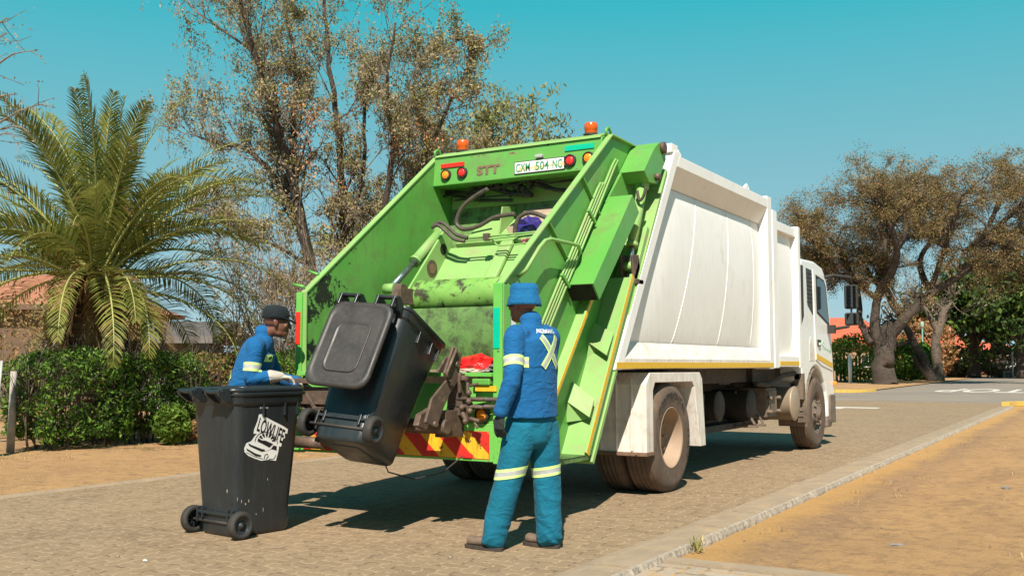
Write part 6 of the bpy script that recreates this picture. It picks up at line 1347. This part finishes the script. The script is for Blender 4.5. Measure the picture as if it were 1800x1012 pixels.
# trees farther on
simple_tree('pollarded_tree', 'leafless pollarded tree with pale trunk right of the acacia', 1650, 75, 9, [([(0, 0, 0), (-.2, 0, 2.5), (.3, 0, 4.5), (.5, 0, 5.5)], .42, .22, 5, .7), ([(0, 0, 3.6), (-.9, 0, 5.4), (-1.6, 0, 6.2)], .25, .1, 7, .5), ([(.3, 0, 4.5), (1.2, .5, 5.8), (1.6, 0, 6.6)], .2, .08, 7, .5)], 81, bark, [leaf_grey], [1.], .12, 1, .2, 2, 1.6, .2, .45, asp=.4)
simple_tree('leaning_tree', 'leaning bare brown tree between acacia and pollarded tree', 1640, 72, 6, [([(0, 0, 0), (-1.0, 0, 2.2), (-1.9, 0, 3.9), (-2.5, 0, 4.3), (-3.4, 0, 4.2)], .4, .12, 6, .5), ([(-1.4, 0, 3.0), (-2.6, 0, 2.6), (-3.4, 0, 3.3)], .16, .1, 5, .5), ([(-.2, 0, 0), (-1.1, 0, 1.3), (-1.3, 0, 1.8)], .22, .18, 0, .5)], 82, bark_d, [leaf_brown], [1.], .14, 2, .25, 2, 1.5, .15, .5)
dkt = 'dark green trees at the far end of the road'
def green_tree(lbl, px, D, s, seed): simple_tree('green_tree', lbl, px, D, 8, [([(0, 0, 0), (0, 0, 2 * s), (-.2, 0, 3.2 * s)], .5 * s, .35 * s, 0, .5), ([(0, 0, 2 * s), (-1.5 * s, 0, 3.8 * s), (-2.6 * s, 0, 4.8 * s)], .25 * s, .07, 10, .35), ([(0, 0, 2 * s), (1.4 * s, .5, 3.9 * s), (2.6 * s, 0, 4.7 * s)], .25 * s, .07, 10, .35), ([(0, 0, 3 * s), (.1, 0, 4.5 * s), (0, 0, 6 * s)], .3 * s, .08, 12, .3), ([(0, 0, 2.6 * s), (-1 * s, -1.5, 4.4 * s), (-1.4 * s, -2, 5.4 * s)], .2 * s, .07, 10, .3), ([(0, 0, 2.6 * s), (1 * s, -1.5, 4.4 * s), (1.4 * s, -2, 5.4 * s)], .2 * s, .07, 10, .3)], seed, bark_d, [leaf_dk, leaf_bush], [.8, .2], .26, 16, .40, 2, 2.0 * s, .05, .7, .1, .5, group=dkt)
green_tree('dark green round tree with two stems behind the low white fence', 1712, 92, 1.25, 91); green_tree('dark green tree cut by the right edge of the view', 1800, 88, 1.35, 92); green_tree('darker green tree filling the gap between the two nearer ones', 1755, 110, 1.5, 93)
def bush(lb, px, D, w, h, seed, mats, pr): b = PD(px, 640, D); return shrub('garden_bush', lb, b.x, b.y, w, w, h, 3200, mats, pr, seed, .0, .17 * (D / 75), 'bush', None, False, -.4, False)
bush('rounded bright green bush between cab and acacia trunk', 1512, 70, 2.1, 3.4, 101, [leaf_bush, leaf_hedge], [.6, .4]); bush('green bush immediately right of the acacia trunk', 1590, 74, 1.5, 3.0, 102, [leaf_bush, leaf_hedge], [.6, .4]); bush('second green bush right of the acacia trunk', 1618, 78, 1.4, 2.9, 103, [leaf_hedge, leaf_dk], [.7, .3])
bush('orange brown bush behind the pollarded tree', 1628, 90, 2.6, 5.6, 104, [leaf_or, leaf_brown], [.35, .65]); bush('brown bush right of the pollarded tree in front of the fence', 1680, 96, 2.0, 3.0, 105, [leaf_brown, leaf_olive], [.7, .3]); bush('yellow brown bush beneath the dark green trees at right', 1765, 95, 2.4, 3.0, 106, [leaf_brown, leaf_olive], [.6, .4])
# distant tree line on both sides as one mass
rg = np.random.default_rng(3); C = []
for i in range(900):
    px = rg.uniform(-300, 2200); D = rg.uniform(150, 210); b = PD(px, 640, D); hh = 3.0 + 2.0 * noise.noise(Vector((px * .02, 0, 0))) ; C.append(np.array([b.x, b.y, 0]) + np.abs(rg.normal(size=(22, 3))) * [2.5, 2.5, 0] + np.stack([rg.normal(size=22) * 1.5, rg.normal(size=22) * 1.5, rg.uniform(0, hh, 22)], 1))
o = leaves('distant_woods', np.concatenate(C), .6, .5, [leaf_olive, leaf_grey, leaf_dk], [.4, .35, .25], None, rg); o['kind'] = 'stuff'

def backbush(lb, px, D, rx, h, seed, mats, pr, n=3500, ls_=.06): b = PD(px, 640, D); return shrub('garden_shrub', lb, b.x, b.y, rx, rx, h, n, mats, pr, seed, .0, ls_, 'shrub', None, False, -.4, False)
backbush('brown leafed shrub behind the palm at the far left', 40, 23, 1.3, 3.0, 111, [leaf_brown, leaf_olive], [.6, .4]); backbush('olive shrub directly behind the palm trunk', 150, 22, 1.2, 2.6, 112, [leaf_olive, leaf_brown], [.6, .4])
backbush('low dry shrub right of the grey outbuilding', 385, 30, 1.0, 1.9, 113, [leaf_brown, leaf_grey], [.6, .4], 2000)
n_ = 1800; rg = np.random.default_rng(9); C = np.stack([np.where(rg.random(n_) < .6, rg.uniform(-2.4, 4, n_), -13.1 + rg.normal(size=n_) * .45), rg.uniform(5, 22, n_), np.full(n_, .004)], 1)
d = rdir(n_, rg); d[:, 2] *= .15; w = np.cross(d, [0, 0, 1.]); s_ = rg.uniform(.006, .02, n_)[:, None]; V, F = quads(C, d * s_, w * s_ * .4); o = put('leaf_litter', rawmesh('leaf_litter', V, F, [leaf_brown, straw, leaf_grey], rg.integers(0, 3, n_))); o['kind'] = 'stuff'
# ------------------------------------------------------------------ houses, fences and other far things
roofred = surf('red_roof_sheet', (.55, .12, .06), (.48, .10, .05), .6, scale=.8)
tile_m = surf('terracotta_tiles', (.40, .16, .09), (.30, .12, .07), .8, scale=3, dirt=(.2, .1, .07), dirt_amt=(.55, .75), dscale=2)
brickw = surf('tan_brick_wall', (.38, .25, .15), (.30, .20, .12), .9, scale=6)
greyw = surf('grey_wall', (.17, .155, .145), (.14, .125, .115), .9, scale=2)
cream = surf('cream_wall', (.6, .57, .52), None, .9)
ex = Vector(RT); ey = Vector((FW[0], FW[1], 0)).normalized()
def house(label, px, D, w, d, h, rh, wallm, roofm, seed, over=.5, win=2, gable=False):
    b = PD(px, 640, D); b.z = 0; root = thing('house', label, 'house', b)
    def Q(a, c, z): return b + ex * a + ey * c + Vector((0, 0, z))
    def slab(pts, n, mm, par_): 
        V = [Q(*p) for p in pts]; mb = MB().add(V, n); return mb
    mb = MB().add([Q(x, y, z) for x in (-w / 2, w / 2) for y in (0, d) for z in (0, h)], [(0, 1, 3, 2), (4, 6, 7, 5), (0, 4, 5, 1), (2, 3, 7, 6), (0, 2, 6, 4), (1, 5, 7, 3)]); wl_ = obj('wall', mb, wallm, root)
    o = over; t = .12
    if gable: rv = [(-w / 2 - o, -o, h - .1), (w / 2 + o, -o, h - .1), (w / 2 + o, d / 2, h + rh), (-w / 2 - o, d / 2, h + rh), (-w / 2 - o, d + o, h - .1), (w / 2 + o, d + o, h - .1)]; fs = [(0, 1, 2, 3), (3, 2, 5, 4)]
    else: rv = [(-w / 2 - o, -o, h - .1), (w / 2 + o, -o, h - .1), (w / 2 - d * .35, d / 2, h + rh), (-w / 2 + d * .35, d / 2, h + rh), (-w / 2 - o, d + o, h - .1), (w / 2 + o, d + o, h - .1)]; fs = [(0, 1, 2, 3), (3, 2, 5, 4), (1, 5, 2), (4, 0, 3)]
    mb = MB().add([Q(*p) for p in rv], fs); r_ = obj('roof', mb, roofm, root); s_ = r_.modifiers.new('t', 'SOLIDIFY'); s_.thickness = t
    mb = MB(); a, c = Q(-w / 2 - o, -o - .02, h - .14), Q(w / 2 + o, -o - .02, h - .14); mb.beam(a, c, .06, .18); obj('fascia', mb, wallm, r_)
    for k in range(win):
        x = -w / 2 + w * (k + .6) / (win + .2); mb = MB().add([Q(x + i * .6, -.03, z) for i in (-1, 1) for z in (1.0, 2.1)], [(0, 1, 3, 2)]); f_ = obj('window', mb, glass, root)
        mb = MB(); mb.beam(Q(x - .66, -.04, 1.0), Q(x + .66, -.04, 1.0), .06, .08); mb.beam(Q(x, -.05, 1.0), Q(x, -.05, 2.1), .05, .05, (1, 0, 0)); obj('window_frame', mb, whiteflat, f_)
    return root
house('house with terracotta tiled roof seen through the palm fronds', 5, 34, 6.4, 7, 3.3, 1.3, surf('brown_brick_wall', (.15, .09, .06), (.11, .07, .045), .9, scale=6), tile_m, 1)
house('low grey outbuilding with a metal roof behind the palm and hedge', 278, 28, 1.9, 3.0, 2.05, .45, greyw, surf('corrugated_grey_roof', (.13, .11, .10), (.09, .08, .075), .7), 2, .8, 0, True)
house('house with bright red sheet roof between the cab and the acacia', 1480, 95, 11, 7, 3.2, 2.6, brickw, roofred, 3)
house('house with orange roof half hidden behind the pollarded tree', 1655, 120, 14, 9, 3.0, 2.0, roofred, roofred, 4)
house('cream house behind the low white fence at the far right', 1735, 135, 12, 8, 2.6, 1.8, cream, roofred, 5)
# posts and wire fence beyond the hedge line at far left
p = PZ(18, 795); pb = thing('fence_post', 'pale grey timber fence post at the far left edge beside the hedge', 'fence post', (p.x, p.y, 0))
mb = MB().tube([(p.x, p.y, 0), (p.x + .01, p.y, .6), (p.x, p.y + .01, 1.15)], [.055, .05, .045], 10); obj('post', mb, surf('weathered_post', (.40, .37, .33), (.25, .22, .2), .9, scale=8), pb)
mb = MB().tube([(p.x + .01, p.y - .25, 0), (p.x, p.y - .18, 1.3)], .018, 8); obj('steel_stake', mb, silver, pb)
wf = thing('wire_fence', 'thin wire mesh fence running behind the hedge from the pale post', 'fence', (p.x - .7, p.y, 0)); mb = MB()
for k in range(7): mb.tube([(p.x - .1, p.y - 4, .15 + k * .16), (p.x - .75, p.y + 6, .15 + k * .16), (p.x - .75, p.y + 14, .15 + k * .16)], .004, 3)
obj('line_wire', mb, silver, wf); mb = MB()
for k in range(70): y = p.y - 4 + k * .25; x = p.x - .1 - .065 * min(max(y - p.y + 4, 0), 10); mb.tube([(x, y, .05), (x, y, 1.15)], .003, 3)
obj('upright_wire', mb, silver, wf)
# low white fence, bins and posts at the far right
def far_post(lb, px, D, h, r=.12):
    b = PD(px, 640, D); b.z = 0; mb = MB().tube([b, b + Vector((0, 0, h))], r, 8); mb.lathe([(r * 1.15, h - .02), (r * 1.1, h + .05), (.01, h + .08)], b, (0, 0, 1), 8); tag(obj('white_post', mb, whiteflat, norm=True), lb, 'post', 'white posts along the far verge')
for px, D, h, lb in ((1494, 66, 1.8, 'white post beside the cab under the red roof'), (1658, 100, 2.3, 'left one of the paired white posts right of the pollarded tree'), (1664, 100, 2.2, 'right one of the paired white posts right of the pollarded tree'), (1692, 100, 2.0, 'single white post just left of the dark green tree trunk')): far_post(lb, px, D, h)
b0 = PD(1722, 640, 98); b1 = PD(1780, 640, 92); b0.z = b1.z = 0; lf_ = thing('low_fence', 'low white rail fence along the far verge at right', 'fence', b0); mb = MB()
for z in (.55, 1.15): mb.tube([b0 + Vector((0, 0, z)), b1 + Vector((0, 0, z))], .045, 6)
obj('rail', mb, whiteflat, lf_)
for i in range(5): q = b0.lerp(b1, i / 4); obj('post', MB().tube([q, q + Vector((0, 0, 1.3 if i % 4 else 2.4))], .07, 8), whiteflat, lf_)
mb = MB(); 
for i in range(40): q = b0.lerp(b1, i / 39); mb.tube([q + Vector((0, 0, .1)), q + Vector((0, 0, 1.12))], .012, 3)
obj('mesh_infill', mb, silver, lf_)
b = PD(1676, 640, 99); mb = MB().prism([(-.45, 0), (.45, 0), (.55, 1.5), (-.55, 1.5)], 1, -.5, .5); mb.prism([(-.62, 1.5), (.62, 1.5), (.55, 1.65), (-.5, 1.65)], 1, -.6, .6)
o = obj('dark_bin', mb, surf('dark_slate_plastic', (.05, .06, .07)), None, .03); o.location = (b.x, b.y, 0); tag(o, 'dark wheeled bin standing by the white posts in the distance', 'bin')
b = PD(1486, 640, 72); b.z = 0; root = thing('picket_fence', 'weathered stick fence under the red roofed house beside the cab', 'fence', b)
for i in range(9): q = b + ex * (i * .28 - 1.2); obj('picket', MB().tube([q, q + Vector((.03 * sin(i * 3), 0, 1.9 + .25 * sin(i * 5))), ], .09, 6), bark_p, root)
b = PD(1623, 640, 86); b.z = 0; root = thing('street_lamp', 'short green post lamp between the leaning and pollarded trees', 'street lamp', b)
obj('pole', MB().tube([b, b + Vector((0, 0, 4.4))], .06, 8), surf('green_pole', (.15, .3, .24)), root); obj('lamp_head', MB().lathe([(.08, 4.35), (.16, 4.45), (.15, 4.8), (.06, 4.9)], b, (0, 0, 1), 12), surf('pale_green_pole', (.3, .42, .34)), root)
